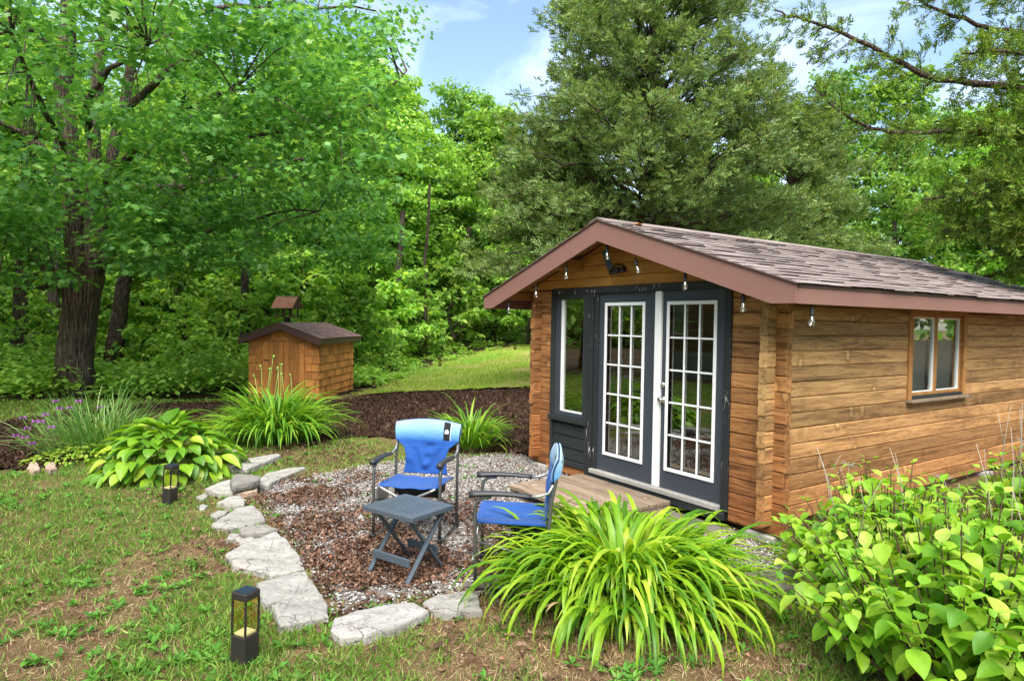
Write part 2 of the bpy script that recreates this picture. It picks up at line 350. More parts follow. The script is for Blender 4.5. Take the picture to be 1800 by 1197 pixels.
def fabric(name, top=None, col=(.012, .07, .28)):
    t = NT(name); v = t.coord('Object'); w = t.noise(v, 420.0, 2, .6); n = t.noise(v, 9.0, 4, .6)
    if top:
        sp = t.node('SeparateXYZ'); t.set(sp, 0, v); z = sp.outputs[2]
        c = t.ramp(t.math('MULTIPLY', t.math('SUBTRACT', z, .67), 4.3), top)
    else: c = t.mix(n, tuple(x*.8 for x in col), tuple(x*1.2 for x in col))
    return t.done(t.bsdf(c, .75, t.bump(t.math('ADD', t.math('MULTIPLY', w, .1), n), .35, .02), spec=.2, **{'Sheen Weight': .15}))
M_BLUE = fabric('royal_blue_canvas')
M_LBLUE = fabric('printed_light_blue_canvas', [(0.0, (.02, .13, .42)), (.3, (.045, .21, .50)), (.6, (.15, .33, .54)), (1, (.29, .45, .60))])
M_NAVY = plain('navy_piping', (.008, .018, .07), .7)
M_STRIPE = plain('black_fabric_strip', (.012, .012, .014), .8)

def glass_mat(name, ior=1.75, tint=(.72, .76, .74), rough=.0):
    t = NT(name); f = t.node('LayerWeight'); t.set(f, 'Blend', .5); r0 = ((ior-1)/(ior+1))**2
    fac = t.math('ADD', t.math('MULTIPLY', t.math('POWER', f.outputs['Facing'], 4.0), 1-r0), r0)
    tr = t.node('BsdfTransparent'); t.set(tr, 'Color', (*tint, 1)); g = t.node('BsdfGlossy'); t.set(g, 'Roughness', rough); t.set(g, 'Color', (.95, .97, .96, 1))
    m = t.node('MixShader'); t.set(m, 0, fac); t.t.links.new(tr.outputs[0], m.inputs[1]); t.t.links.new(g.outputs[0], m.inputs[2]); return t.done(m.outputs[0])
M_GLASS = glass_mat('double_glazing', 2.5, (.84, .87, .85)); M_BULB = glass_mat('clear_bulb_glass', 2.6, (.97, .96, .94), .04)
M_AMBER = glass_mat('amber_lens', 1.35, (.95, .91, .74)); M_SOLAR = plain('solar_cell', (.03, .045, .08), .15, .2, var=.2)

def bark(name, a, b, sc=1.0):
    t = NT(name); v = t.coord('Object', (7*sc, 7*sc, 1.5*sc)); n = t.noise(v, 2.2, 9, .68, 1.0); n2 = t.noise(t.coord('Object', (1, 1, .5)), 1.3, 4, .6)
    vo = t.node('TexVoronoi', feature='DISTANCE_TO_EDGE'); t.set(vo, 'Vector', t.mix(.22, t.coord('Object', (13*sc, 13*sc, .9*sc)), t.noise(t.coord('Object', (2, 2, .6)), 3.0, 4, .6, 0, 'Color'), 'LINEAR_LIGHT')); t.set(vo, 'Scale', 1.2)
    c = t.mix(t.ramp(n, [(.35, 0.0), (.65, 1.0)]), a, b); c = t.mix(t.ramp(n2, [(.45, 0.0), (.7, .7)]), c, tuple(x*.45 for x in a)); c = t.mix(t.ramp(vo.outputs['Distance'], [(0, .55), (.10, 0.0)]), c, tuple(x*.35 for x in a))
    h = t.math('ADD', n, t.ramp(vo.outputs['Distance'], [(0, 0.0), (.12, .8)])); return t.done(t.bsdf(c, .9, t.bump(h, 1.0, .05), spec=.15))
M_BARK = bark('maple_bark', (.095, .064, .05), (.27, .20, .16)); M_BARK2 = bark('woodland_bark', (.05, .038, .030), (.16, .125, .10), 1.4); M_CBARK = bark('cedar_bark', (.08, .055, .042), (.22, .165, .13), 1.6)
M_STEM = plain('grey_dead_stem', (.30, .26, .21), .8, var=.3); M_STEMB = plain('brown_stem', (.10, .06, .035), .8, var=.3); M_SCAPE = plain('green_scape', (.2, .36, .06), .5, var=.15)

def stone(name, a, b, dark=.2, speck=.0):
    t = NT(name); v = t.coord('Object'); R = t.orand(); n = t.noise(v, 3.2, 9, .68, .6); n2 = t.noise(v, 34.0, 6, .7); n3 = t.noise(v, 1.2, 3)
    c = t.mix(t.ramp(n, [(.3, 0.0), (.62, 1.0)]), a, b); c = t.mix(t.ramp(n2, [(.28, .85), (.46, 0.0)]), c, tuple(x*dark for x in a)); c = t.mix(t.ramp(n3, [(.55, 0.0), (.8, .3)]), c, (.24, .16, .10))
    vo = t.node('TexVoronoi', feature='DISTANCE_TO_EDGE'); t.set(vo, 'Vector', t.mix(.35, v, t.noise(v, 2.5, 5, .65, 0, 'Color'), 'LINEAR_LIGHT')); t.set(vo, 'Scale', 1.5)
    ck = t.math('MULTIPLY', t.ramp(vo.outputs['Distance'], [(0, 1.0), (.014, 0.0)]), t.ramp(n3, [(.42, 0.0), (.55, 1.0)])); c = t.mix(t.math('MULTIPLY', ck, .6), c, tuple(x*.3 for x in a))
    f = t.math('ADD', t.math('MULTIPLY', R, .3), .85); c = t.mix(1.0, c, t.node('CombineColor', **{'Red': f, 'Green': f, 'Blue': f}).outputs[0], 'MULTIPLY')
    h = t.math('ADD', t.math('SUBTRACT', n, t.math('MULTIPLY', ck, .4)), t.math('MULTIPLY', n2, .35)); return t.done(t.bsdf(c, .88, t.bump(h, .9, .025), spec=.2))
M_STONE = stone('limestone_slab', (.235, .22, .195), (.41, .39, .355)); M_GRANITE = stone('speckled_granite', (.20, .185, .17), (.37, .35, .33), .12); M_DARKST = stone('grey_rock', (.17, .155, .135), (.31, .29, .26)); M_REDST = stone('tan_rock', (.30, .20, .14), (.45, .34, .26))

def pebble_mat():
    t = NT('gravel_pebble'); r = t.rand(); c = t.ramp(r, [(0, (.11, .09, .075)), (.3, (.22, .20, .185)), (.7, (.36, .345, .33)), (.92, (.48, .47, .455)), (1, (.30, .20, .14))]); return t.done(t.bsdf(c, .8, spec=.25))
M_PEB = pebble_mat()
def chip_mat():
    t = NT('mulch_chip'); r = t.rand(); c = t.ramp(r, [(0, (.022, .013, .009)), (.5, (.055, .03, .019)), (.85, (.10, .055, .034)), (1, (.2, .13, .085))]); return t.done(t.bsdf(c, .9, spec=.15))
M_CHIP = chip_mat()
def ground_mat(name, kind):
    t = NT(name); v = t.coord('Object'); n = t.noise(v, .55, 5, .6, .3); n1 = t.noise(v, 4.0, 6, .65); n2 = t.noise(v, 60.0, 5, .7); n3 = t.noise(v, 240.0, 3, .6)
    if kind == 'lawn':
        soil = t.mix(n1, (.115, .058, .034), (.25, .145, .085)); th = t.mix(n2, (.17, .10, .05), (.38, .26, .145)); gr = t.mix(n2, (.10, .105, .03), (.25, .215, .085))
        c = t.mix(t.ramp(n1, [(.48, 0.0), (.68, .9)]), soil, th); c = t.mix(t.ramp(t.math('ADD', t.math('MULTIPLY', n, .5), t.math('MULTIPLY', n1, .5)), [(.44, 0.0), (.60, .6)]), c, gr)
    elif kind == 'farlawn':
        c = t.mix(t.ramp(n1, [(.35, 0.0), (.65, 1.0)]), (.30, .36, .05), (.19, .31, .035)); c = t.mix(t.ramp(n, [(.46, 0.0), (.64, .85)]), c, (.42, .31, .14))
        c = t.mix(t.math('MULTIPLY', t.ramp(n2, [(.4, 1.0), (.65, 0.0)]), .35), c, (.07, .14, .015))
    elif kind == 'wood': c = t.mix(n1, (.03, .022, .014), (.085, .06, .032))
    elif kind == 'mulch': c = t.mix(n2, (.02, .012, .009), (.07, .038, .024)); c = t.mix(t.ramp(n, [(.45, 0.0), (.75, .6)]), c, (.11, .06, .04))
    else: c = t.mix(n2, (.13, .10, .08), (.36, .33, .30)); c = t.mix(t.ramp(n1, [(.5, 0.0), (.7, .7)]), c, (.12, .07, .045))
    return t.done(t.bsdf(c, .95, t.bump(t.math('ADD', n2, t.math('MULTIPLY', n3, .5)), .8, .02), spec=.1))
M_LAWN = ground_mat('lawn_soil', 'lawn'); M_FARLAWN = ground_mat('mown_lawn', 'farlawn'); M_WOODF = ground_mat('woodland_floor', 'wood'); M_MULCH = ground_mat('mulch_soil', 'mulch'); M_GRAV = ground_mat('gravel_fines', 'gravel')
# ------------------------------------------------------------------ ground
def axis_pts(a, b, f0, f1, fine):
    far = [30, 45, 70, 110, 180, 300, 500]
    return np.array(sorted(set([round(a-d, 3) for d in far] + list(np.arange(a, f0, 1.0).round(3)) + list(np.arange(f0, f1, fine).round(3)) + list(np.arange(f1, b+.01, 1.0).round(3)) + [b+d for d in far])))
gx = axis_pts(-40, 25, -14, 9, .25); gy = axis_pts(-25, 40, -9, 9, .25)
X, Y = np.meshgrid(gx, gy); Z = tz(X, Y) + .012*(fbm(X*1.3, Y*1.3, 5)-.5)*(np.hypot(X-3, Y+3) < 12)
nx, ny = len(gx), len(gy); idx = np.arange(nx*ny).reshape(ny, nx)
F = np.stack([idx[:-1, :-1], idx[:-1, 1:], idx[1:, 1:], idx[1:, :-1]], -1).reshape(-1, 4)
tag(link(bpy.data.objects.new('lawn_ground', amesh('lawn_ground', np.stack([X, Y, Z], -1).reshape(-1, 3), F, M_LAWN, True))), 'patchy front lawn of thin grass over reddish soil', 'lawn', kind='structure')
def sheet(name, poly, step, dz, mat, label, cat_, bumpy=0.0, excl=None):
    P = np.array([p[:2] for p in poly]); x0, y0 = P.min(0)-step; x1, y1 = P.max(0)+step
    xs = np.arange(x0, x1, step); ys = np.arange(y0, y1, step); X, Y = np.meshgrid(xs, ys)
    X2 = X + step*.35*(h2(X, Y, 3)-.5); Y2 = Y + step*.35*(h2(X, Y, 9)-.5)
    Z = tz(X2, Y2)+dz+bumpy*(fbm(X2*2.5, Y2*2.5, 2)-.3)
    ins = inpoly(X2 + step*1.5*(fbm(X*3, Y*3, 1)-.5), Y2 + step*1.5*(fbm(X*3, Y*3, 4)-.5), P)
    idx = np.arange(X.size).reshape(X.shape); c = ins[:-1, :-1] & ins[:-1, 1:] & ins[1:, 1:] & ins[1:, :-1]
    F = np.stack([idx[:-1, :-1][c], idx[:-1, 1:][c], idx[1:, 1:][c], idx[1:, :-1][c]], -1)
    used = np.unique(F); mp_ = np.zeros(X.size, int); mp_[used] = np.arange(len(used)); V = np.stack([X2, Y2, Z], -1).reshape(-1, 3)[used]
    return tag(link(bpy.data.objects.new(name, amesh(name, V, mp_[F], mat, True))), label, cat_, kind='structure')
Gp = lambda L: [G(*p) for p in L]
PATIO = Gp([(452, 868), (470, 850), (560, 838), (640, 822), (700, 812), (790, 806), (880, 800), (930, 803)]) + [(.3, .05, 0), (3.1, .05, 0), (3.75, -.3, 0), (4.25, -.55, 0), (4.1, -1.0, 0), (3.5, -1.6, 0)] + Gp([(1000, 1050), (860, 1050), (770, 1048), (680, 1066), (602, 1098), (582, 1062), (522, 962), (480, 905)])
MULCH = Gp([(600, 706), (680, 692), (770, 690), (850, 687), (940, 683)]) + [(-.15, 5.5, 0), (-.12, .1, 0)] + Gp([(928, 806), (880, 798), (800, 800), (700, 775), (610, 768), (540, 790), (430, 785), (330, 770), (200, 800), (110, 822), (40, 830), (-60, 832), (-90, 760), (0, 744), (120, 726), (260, 712), (440, 706)])
BACKLAWN = Gp([(600, 702), (655, 688), (713, 660), (771, 639), (838, 622), (903, 609), (950, 600)]) + [(-21, 17, 0), (-10, 19, 0), (-5, 14, 0), (-3, 9, 0)] + Gp([(945, 684), (850, 688), (770, 691), (680, 694)])
WOODS = Gp([(-200, 712), (0, 706), (120, 702), (260, 704), (440, 703), (560, 700), (630, 696), (657, 688), (715, 662), (773, 641), (840, 624), (905, 611), (950, 603)]) + [(-20, 19, 0), (-8, 21, 0), (-2, 12, 0), (3, 9.5, 0), (10, 6, 0), (24, 6, 0), (24, 70, 0), (-70, 70, 0), (-70, -40, 0), (-22, -40, 0)]
sheet('woodland_floor', WOODS, .6, .04, M_WOODF, 'dark leafy woodland floor beyond the lawn', 'woodland floor')
sheet('back_lawn', BACKLAWN, .3, .065, M_FARLAWN, 'yellow green mown lawn rising behind the dark mulch bed', 'lawn')
sheet('mulch_bed', MULCH, .15, .015, M_MULCH, 'dark brown mulch bed left of the cabin', 'mulch bed', .05)
sheet('side_bed', [(3.55, .15, 0), (3.45, 6.3, 0), (4.3, 6.5, 0), (5.0, 3.0, 0), (6.6, 1.2, 0), (6.9, -.6, 0), (5.6, -1.75, 0), (4.7, -1.3, 0), (4.0, -.5, 0)], .15, .012, M_MULCH, 'brown planting bed under the hydrangeas along the cabin wall', 'planting bed', .04)
sheet('gravel_patio', PATIO, .08, .012, M_GRAV, 'pale gravel patio in front of the cabin doors', 'patio', .012)

# ------------------------------------------------------------------ cabin
W = 3.392; LH = .134; TH = .08; EXT = .105; LEN = 6.12
OX0, OX1, OZ0, OZ1 = .313, 2.953, .145, 2.232           # front opening
cabin = thing('log_cabin', 'golden brown log cabin with grey glazed double doors and low shingled roof', 'cabin', (0, 0, 0))
RX, RZ, SL, SR = 1.5634, 2.88, (2.88-2.141)/(1.5634+.6647), (2.88-2.141)/(3.8174-1.5634)
def roof_z(x): return RZ - (SL*(RX-x) if x < RX else SR*(x-RX))
def log(a, b, z0, z1, y0, y1, ax, mat, seed, cutroof=False):
    """one squared log: chamfered long edges, slightly wavy face, long axis along local X"""
    L = b-a; n = max(2, int(L/.3)); c = .009; rr = random.Random(seed); m = MB(); rows = []
    prof = [(0, c), (c, 0), (1, 0), (2, c), (2, 3), (1, 4), (c, 4), (0, 3)]
    hz, ty = z1-z0, y1-y0
    wob = [rr.uniform(-.002, .002) for _ in range(n+1)]; tilt = rr.uniform(-.003, .003)
    P = [(0, c), (c, 0), (ty-c, 0), (ty, c), (ty, hz-c), (ty-c, hz), (c, hz), (0, hz-c)]
    for i in range(n+1):
        x = L*i/n - L/2; row = []
        for (yy, zz) in P:
            xx = x
            if cutroof and i in (0, n):
                zc = z0+zz; lim = RX - (RZ-.06-zc)/SL if i == 0 else RX + (RZ-.06-zc)/SR
                xx = lim-(a+b)/2
            row.append((xx, yy - ty/2 + wob[i] + tilt*(zz/hz-.5), zz-hz/2))
        m.v += row
    for i in range(n):
        for k in range(8): m.f.append((i*8+k, i*8+(k+1) % 8, (i+1)*8+(k+1) % 8, (i+1)*8+k))
    m.f += [tuple(range(8))[::-1], tuple(n*8+k for k in range(8))]
    o = m.build('log', mat, cabin)
    if ax == 0: o.location = ((a+b)/2, (y0+y1)/2, (z0+z1)/2)
    else: o.location = ((y0+y1)/2, (a+b)/2, (z0+z1)/2); o.rotation_euler = (0, 0, math.pi/2)
    return o
ZF0, ZS0 = .4681, .2705
sd = 0
for k in range(-3, 13):                                  # front wall, both sides of the doors
    z0, z1 = ZF0+k*LH+.0015, ZF0+(k+1)*LH-.0015; sd += 1
    z1 = min(z1, 2.21)
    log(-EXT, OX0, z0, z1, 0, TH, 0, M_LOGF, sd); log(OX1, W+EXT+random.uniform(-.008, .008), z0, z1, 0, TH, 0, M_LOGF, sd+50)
for k in range(13, 18):                                  # gable
    z0, z1 = ZF0+k*LH+.0015, ZF0+(k+1)*LH-.0015
    if k == 13: z0 = OZ1+.002
    lo = max(-EXT, RX-(RZ-.07-z0)/SL); hi = min(W+EXT, RX+(RZ-.07-z0)/SR)
    log(lo, hi, z0, z1, 0, TH, 0, M_LOGG, 900+k, cutroof=(RX-(RZ-.06-z1)/SL > -EXT))
WY0, WY1, WZ0, WZ1 = 2.224, 3.54, 1.09, 2.03             # side window opening
for k in range(-1, 14):
    z0, z1 = ZS0+k*LH+.0015, ZS0+(k+1)*LH-.0015; z1 = min(z1, 2.075); sd += 1
    e = -EXT+random.uniform(-.012, .006)
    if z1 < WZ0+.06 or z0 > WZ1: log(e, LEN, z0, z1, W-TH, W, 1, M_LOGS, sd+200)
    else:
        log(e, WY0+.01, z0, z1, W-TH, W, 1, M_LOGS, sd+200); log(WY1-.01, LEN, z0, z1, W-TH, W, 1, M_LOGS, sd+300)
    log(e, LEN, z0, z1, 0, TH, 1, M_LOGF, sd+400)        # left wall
for k in range(-1, 17):
    z0, z1 = ZS0+k*LH+.0015, ZS0+(k+1)*LH-.0015; lo = max(0.09, RX-(RZ-.08-z1)/SL); hi = min(W-.09, RX+(RZ-.08-z1)/SR)
    log(lo, hi, z0, z1, LEN-.1, LEN-.02, 0, M_LOGS, sd+500+k)
MB().box((.08, .1, .02), (W-.08, LEN-.12, .19)).build('floor', M_FLOORIN, cabin)
for (x, y) in ((W-.12, .06), (W-.12, 2.1), (W-.12, 4.2), (W-.12, 5.9), (.1, .05), (1.6, .1)):
    MB().box((-.14, -.1, -.2), (.16, .12, .125 if y > .08 else .055)).build('foundation_block', M_CONC, cabin, bevel=.008, loc=(x, y, 0))
# corner posts inside the opening, header
fr = MB().box((OX0, -.028, OZ1-.07), (OX1, .05, OZ1)).build('door_header', M_WORN, cabin, bevel=.003)
MB().box((OX1-.075, -.022, OZ0), (OX1, .05, OZ1-.071)).build('door_jamb', M_WORN, cabin, bevel=.003)
MB().box((1.005, -.030, OZ0), (1.085, .05, OZ1-.071)).build('door_jamb', M_WORN, cabin, bevel=.003)
MB().box((1.087, -.008, OZ0+.03), (1.155, .06, OZ1-.071)).build('door_jamb', M_WORN, cabin, bevel=.003)
MB().box((1.087, -.055, OZ0), (OX1-.077, .06, OZ0+.045)).build('door_sill', M_ALU, cabin, bevel=.004)
MB().box((1.0, -.045, OZ0-.075), (OX1-.02, .06, OZ0-.002)).build('sill_beam', M_BLACKPANEL, cabin, bevel=.004)
MB().box((OX0-.1, .0, .03), (1.0, .07, OZ0-.004)).build('sill_log', M_LOGF, cabin, bevel=.006)
def door(x0, x1, g0, g1, hand):
    d = MB(); z0, z1 = OZ0+.047, OZ1-.072; gz0, gz1 = .374, 2.054; y0, y1 = .012, .056
    d.box((x0, y0, z0), (g0, y1, z1)).box((g1, y0, z0), (x1, y1, z1)).box((g0, y0, z0), (g1, y1, gz0)).box((g0, y0, gz1), (g1, y1, z1))
    o = d.build('door', M_GREYDOOR, cabin)
    fw_ = .035; q = MB()
    q.box((g0, y0-.014, gz0), (g0+fw_, y0-.001, gz1)).box((g1-fw_, y0-.014, gz0), (g1, y0-.001, gz1)).box((g0+fw_, y0-.0135, gz0), (g1-fw_, y0-.001, gz0+fw_)).box((g0+fw_, y0-.0135, gz1-fw_), (g1-fw_, y0-.001, gz1))
    q.build('glazing_frame', M_WHITE, o, bevel=.003)
    a0, a1, b0, b1 = g0+fw_, g1-fw_, gz0+fw_, gz1-fw_
    xs = [a0+(a1-a0)*i/3 for i in range(4)]; zs = [b0+(b1-b0)*i/5 for i in range(6)]; mw = .0085
    for x in xs[1:3]: MB().box((x-mw, y0+.004, b0), (x+mw, y0+.018, b1)).build('muntin', M_WHITE, o, bevel=.002)
    for z in zs[1:5]: MB().box((a0, y0+.003, z-mw), (a1, y0+.0175, z+mw)).build('muntin', M_WHITE, o, bevel=.002)
    for i in range(3):
        for j in range(5): MB().box((xs[i]+mw, y0+.022, zs[j]+mw), (xs[i+1]-mw, y0+.026, zs[j+1]-mw)).build('pane', M_GLASS, o)
    return o
dl = door(1.158, 2.016, 1.2547, 1.8671, 0); dr = door(2.108, 2.872, 2.1672, 2.7796, 1)
MB().box((2.02, -.018, OZ0+.046), (2.104, .03, OZ1-.073)).build('astragal', M_WHITE, cabin, bevel=.008)
for z, r, nm in ((1.075, .03, 'door_knob'), (1.225, .028, 'deadbolt')):
    m = MB(); T = Matrix.Translation((2.138, .012, z)) @ Matrix.Rotation(math.pi/2, 4, 'X')
    m.lathe([(r+.005, 0), (r+.004, .008), (.012, .01), (.011, .03), (r*.8, .036), (r, .05), (r*.85, .064), (.004, .068)] if nm == 'door_knob' else [(r+.002, 0), (r, .012), (.02, .018), (.018, .026), (.003, .027)], 16, T)
    m.build(nm, M_NICKEL, dr, True)
# fixed side light left of the doors, with black panelling below
win = MB().box((OX0, -.030, .675), (OX0+.07, .05, OZ1-.071)).box((.935, -.026, .675), (1.003, .05, OZ1-.071)).box((OX0+.07, -.028, OZ1-.125), (.935, .05, OZ1-.071)).box((OX0-.005, -.055, .655), (1.003, .05, .712)).build('window', M_BLACKPANEL, cabin, bevel=.003)
MB().box((OX0+.071, -.012, .714), (OX0+.165, .05, OZ1-.127)).box((.905, -.012, .714), (.933, .05, OZ1-.127)).box((OX0+.165, -.012, .714), (.905, .05, .765)).build('sash', M_GREYDOOR, win, bevel=.003)
MB().box((OX0+.168, .0, .77), (OX0+.205, .045, OZ1-.13)).box((OX0+.205, .001, .768), (.903, .045, .785)).build('bead', M_WHITE, win, bevel=.002)
MB().box((OX0+.205, .02, .785), (.904, .026, OZ1-.127)).build('pane', M_GLASS, win)
pn = MB().box((OX0, -.024, OZ0-.004), (OX0+.045, .05, .653)).box((.955, -.024, OZ0-.004), (1.003, .05, .653)).box((OX0+.045, -.026, OZ0-.006), (.955, .05, OZ0+.055)).build('panel', M_BLACKPANEL, cabin, bevel=.003)
for i in range(3):
    z0 = OZ0+.057+i*.143; m = MB(); m.prism([(.0, z0), (-.006, z0+.012), (.004, z0+.13), (.014, z0+.141), (.05, z0+.141), (.05, z0)], 0, OX0+.046, .954); m.build('board', M_BLACKPANEL, pn)
# side window
sw = MB()
x0, x1 = W-.085, W+.022
sw.box((x0, WY0, WZ0), (x1, WY0+.075, WZ1)).box((x0, WY1-.075, WZ0), (x1, WY1, WZ1)).box((x0, WY0+.075, WZ1-.055), (x1-.01, WY1-.075, WZ1))
sw = sw.build('window', M_TRIM, cabin, bevel=.003)
MB().box((W-.08, WY0-.01, WZ0-.03), (W+.075, WY1+.03, WZ0-.002)).build('sill', M_DECK, sw, bevel=.004)
MB().box((W-.075, WY0+.077, WZ0), (W+.02, WY1-.077, WZ0+.03)).build('lower_rail', M_BLACKPANEL, sw, bevel=.003)
ym = (WY0+WY1)/2-.02
ya, yb = WY0+.078, WY1-.078
for (p, q) in ((ya, ym), (ym+.002, yb)):
    s_ = MB(); z0, z1 = WZ0+.032, WZ1-.057; e = .034
    s_.box((W-.05, p, z0), (W-.012, p+e, z1)).box((W-.05, q-e, z0), (W-.012, q, z1)).box((W-.05, p+e, z1-e*.9), (W-.013, q-e, z1)).box((W-.05, p+e, z0), (W-.013, q-e, z0+e)); so = s_.build('sash', M_TRIM, sw, bevel=.002)
    MB().box((W-.049, p+e, z0+e), (W-.02, p+e+.012, z1-e)).box((W-.049, q-e-.014, z0+e), (W-.018, q-e, z1-e)).box((W-.049, p+e+.012, z1-e-.012), (W-.019, q-e-.014, z1-e*.9)).box((W-.049, p+e+.012, z0+e), (W-.019, q-e-.014, z0+e+.01)).build('glazing_bead', M_WHITE, so)
    MB().box((W-.04, p+e+.012, z0+e+.01), (W-.035, q-e-.014, z1-e-.012)).build('pane', M_GLASS, so)
    b = MB(); n = 34
    for i in range(n):
        z = z0+.03+i*(z1-z0-.05)/n; b.prism([(-.108, z), (-.096, z+.021), (-.095, z+.021), (-.107, z)], 1, p+.02, q-.02)
    b.v = [(v[0]+W, v[1], v[2]) for v in b.v]; tag(b.build('blind', M_BLIND, sw), 'pale horizontal slat blind', kind='stuff')
# roof
roofP = bpy.data.objects.new('roof', MB().prism([(-.66, roof_z(-.66)-.03), (RX, RZ-.03), (3.812, roof_z(3.812)-.03), (3.812, roof_z(3.812)), (RX, RZ), (-.66, roof_z(-.66))], 1, -.375, 6.47).mesh('roof', M_SOFFIT)); link(roofP, cabin)
YF = -.385
MB().prism([(RX, RZ+.002), (3.8174, 2.143), (3.8174, 1.999), (3.605, 1.999), (RX, 2.673)], 1, YF-.012, YF+.014).build('fascia_board', M_FASCIA, cabin)
MB().prism([(RX-.001, RZ+.002), (-.6647, 2.143), (-.6647, 1.999), (-.475, 1.999), (RX-.001, 2.673)], 1, YF-.012, YF+.014).build('fascia_board', M_FASCIA, cabin)
MB().box((3.800, YF+.016, 1.997), (3.8195, 3.36, 2.118)).build('fascia_board', M_FASCIA, cabin); MB().box((3.800, 3.362, 1.997), (3.819, 6.48, 2.118)).build('fascia_board', M_FASCIA, cabin)
MB().box((3.795, YF+.016, 2.119), (3.826, 6.48, 2.142)).build('drip_edge', M_DARKFASCIA, cabin)
MB().box((-.6645, YF+.016, 1.997), (-.645, 6.48, 2.118)).build('fascia_board', M_FASCIA, cabin)
for x, z in ((.80, 2.50), (2.30, 2.51), (RX, 2.74)):
    MB().box((-.07, -.37, -.065), (.07, .0, .065)).build('purlin', M_SOFFIT, cabin, bevel=.01, loc=(x, 0, z-.01))
for x in (-.36, 3.70): MB().box((-.03, -.36, -.05), (.03, 6.4, .05)).build('eave_beam', M_SOFFIT, cabin, loc=(x, 0, roof_z(x)-.085))
# rake drip edge and shingles
for (xa, xb, s) in ((RX, 3.83, SR), (RX, -.68, SL)):
    MB().prism([(xa, RZ+.003), (xb, RZ+.003-s*abs(xb-xa)), (xb, RZ+.018-s*abs(xb-xa)), (xa, RZ+.018)], 1, -.412, -.36).build('drip_edge', M_DARKFASCIA, roofP)
def tabs(x_eave, sgn, slope, n, y0, y1):
    a = math.atan(slope); Ltot = abs(x_eave-RX)/math.cos(a); ex = Ltot/n; out = []
    for r in range(n):
        y = y0 - random.uniform(0, .2)
        while y < y1:
            w = random.choice((.16, .22, .3, .34)); ya, yb = max(y, y0), min(y+w-.003, y1)
            if yb-ya > .03: out.append((r, ya, yb, r*ex, random.uniform(0, .002) + (.0045 if random.random() < .4 else 0), random.uniform(-.006, .006)))
            y += w
    return out, a, ex
def tabmesh(ya, yb, s0, ex, lift, jit, a, sgn, x_eave):
    u = np.array([-sgn*math.cos(a), 0, math.sin(a)]); nrm = np.array([sgn*math.sin(a), 0, math.cos(a)])
    E0 = np.array([x_eave, 0, RZ+.004 - (SR if sgn > 0 else SL)*abs(x_eave-RX)])
    def P(s, y, h): return E0 + u*s + nrm*h + np.array([0, y, 0])
    s1 = s0+jit; t = .005+lift*.6; L = ex*1.25
    return [P(s1, ya, .009+lift), P(s1, yb, .009+lift), P(s1+L, yb, .006), P(s1+L, ya, .006), P(s1, ya, .009+lift+t), P(s1, yb, .009+lift+t), P(s1+L, yb, .009), P(s1+L, ya, .009)]
BF = [(0, 1, 5, 4), (1, 2, 6, 5), (2, 3, 7, 6), (3, 0, 4, 7), (4, 5, 6, 7), (3, 2, 1, 0)]
T, a_, ex_ = tabs(3.845, 1, SR, 19, -.415, 6.5)
T.sort(key=lambda q: math.hypot(3.845-q[3]*.95-CP[0], (q[1]+q[2])/2-CP[1]))
rest = MB()
for i, q in enumerate(T):
    c = [tuple(p) for p in tabmesh(q[1], q[2], q[3], ex_, q[4], q[5], a_, 1, 3.845)]
    if i < 300:
        ctr = np.mean(c, axis=0); me = bpy.data.meshes.new('shingle'); me.from_pydata([tuple(np.array(p)-ctr) for p in c], [], BF); me.materials.append(M_SHING); me.materials.append(M_SHEDGE); me.polygons[0].material_index = 1
        o = link(bpy.data.objects.new('shingle', me), roofP); o.location = ctr
    else: n = len(rest.v); rest.v += c; rest.f += [tuple(n+k for k in f) for f in BF]
T2, a2, ex2 = tabs(-.69, -1, SL, 17, -.415, 6.5)
for q in T2:
    n = len(rest.v); rest.v += [tuple(p) for p in tabmesh(q[1], q[2], q[3], ex2, q[4], q[5], a2, -1, -.69)]; rest.f += [tuple(n+k for k in f) for f in BF]
ro_ = rest.build('shingles', M_SHING, roofP); ro_.data.materials.append(M_SHEDGE)
ro_.data.polygons.foreach_set('material_index', np.tile([1, 0, 0, 0, 0, 0], len(ro_.data.polygons)//6).astype(np.int32))
tag(ro_, 'remaining overlapping brown asphalt shingles', kind='stuff')
for i in range(26):
    y = -.415+i*.268; MB().prism([(RX-.13, RZ-.13*SL+.022), (RX, RZ+.026), (RX+.13, RZ-.13*SR+.022), (RX+.13, RZ-.13*SR+.03), (RX, RZ+.036), (RX-.13, RZ-.13*SL+.03)], 1, y, y+.265).build('ridge_cap', M_SHING, roofP)

# doorstep, string of bulbs, camera
st = thing('doorstep', 'low weathered plank doorstep in front of the double doors', 'step', (2.05, -.6, 0))
for i in range(7):
    y = -1.05+i*.142; m = MB().box((-.98+random.uniform(-.015, .01), -.066, -.019), (.34, .066, .019)); o = m.build('plank', M_DECK, st, bevel=.004); o.location = (0, y+.6, .115+random.uniform(-.002, .002))
for x in (-.93, -.3, .30): MB().box((x-.03, -.50, .0), (x+.03, .48, .094)).build('joist', M_DECK, st)
sl_ = thing('string_lights', 'string of clear bulbs hanging under the cabin roof edge', 'string lights', (RX, YF+.05, 2.65))
BP = [(-.158, YF+.045, 2.012), (.422, YF+.045, 2.201), (.987, YF+.045, 2.391), (1.654, YF+.045, 2.558), (2.084, YF+.045, 2.391), (2.695, YF+.045, 2.216), (3.312, YF+.045, 2.013), (3.785, -.131, 1.91)]
O_ = np.array(sl_.location)
crd = [(-.3, YF+.04, 2.12)] + [(p[0], p[1]-.002, roof_z(min(p[0], 3.75))-.16) for p in BP[:-1]] + [(3.77, YF+.05, 2.03), (3.785, -.131, 2.02), (3.785, .6, 2.04)]
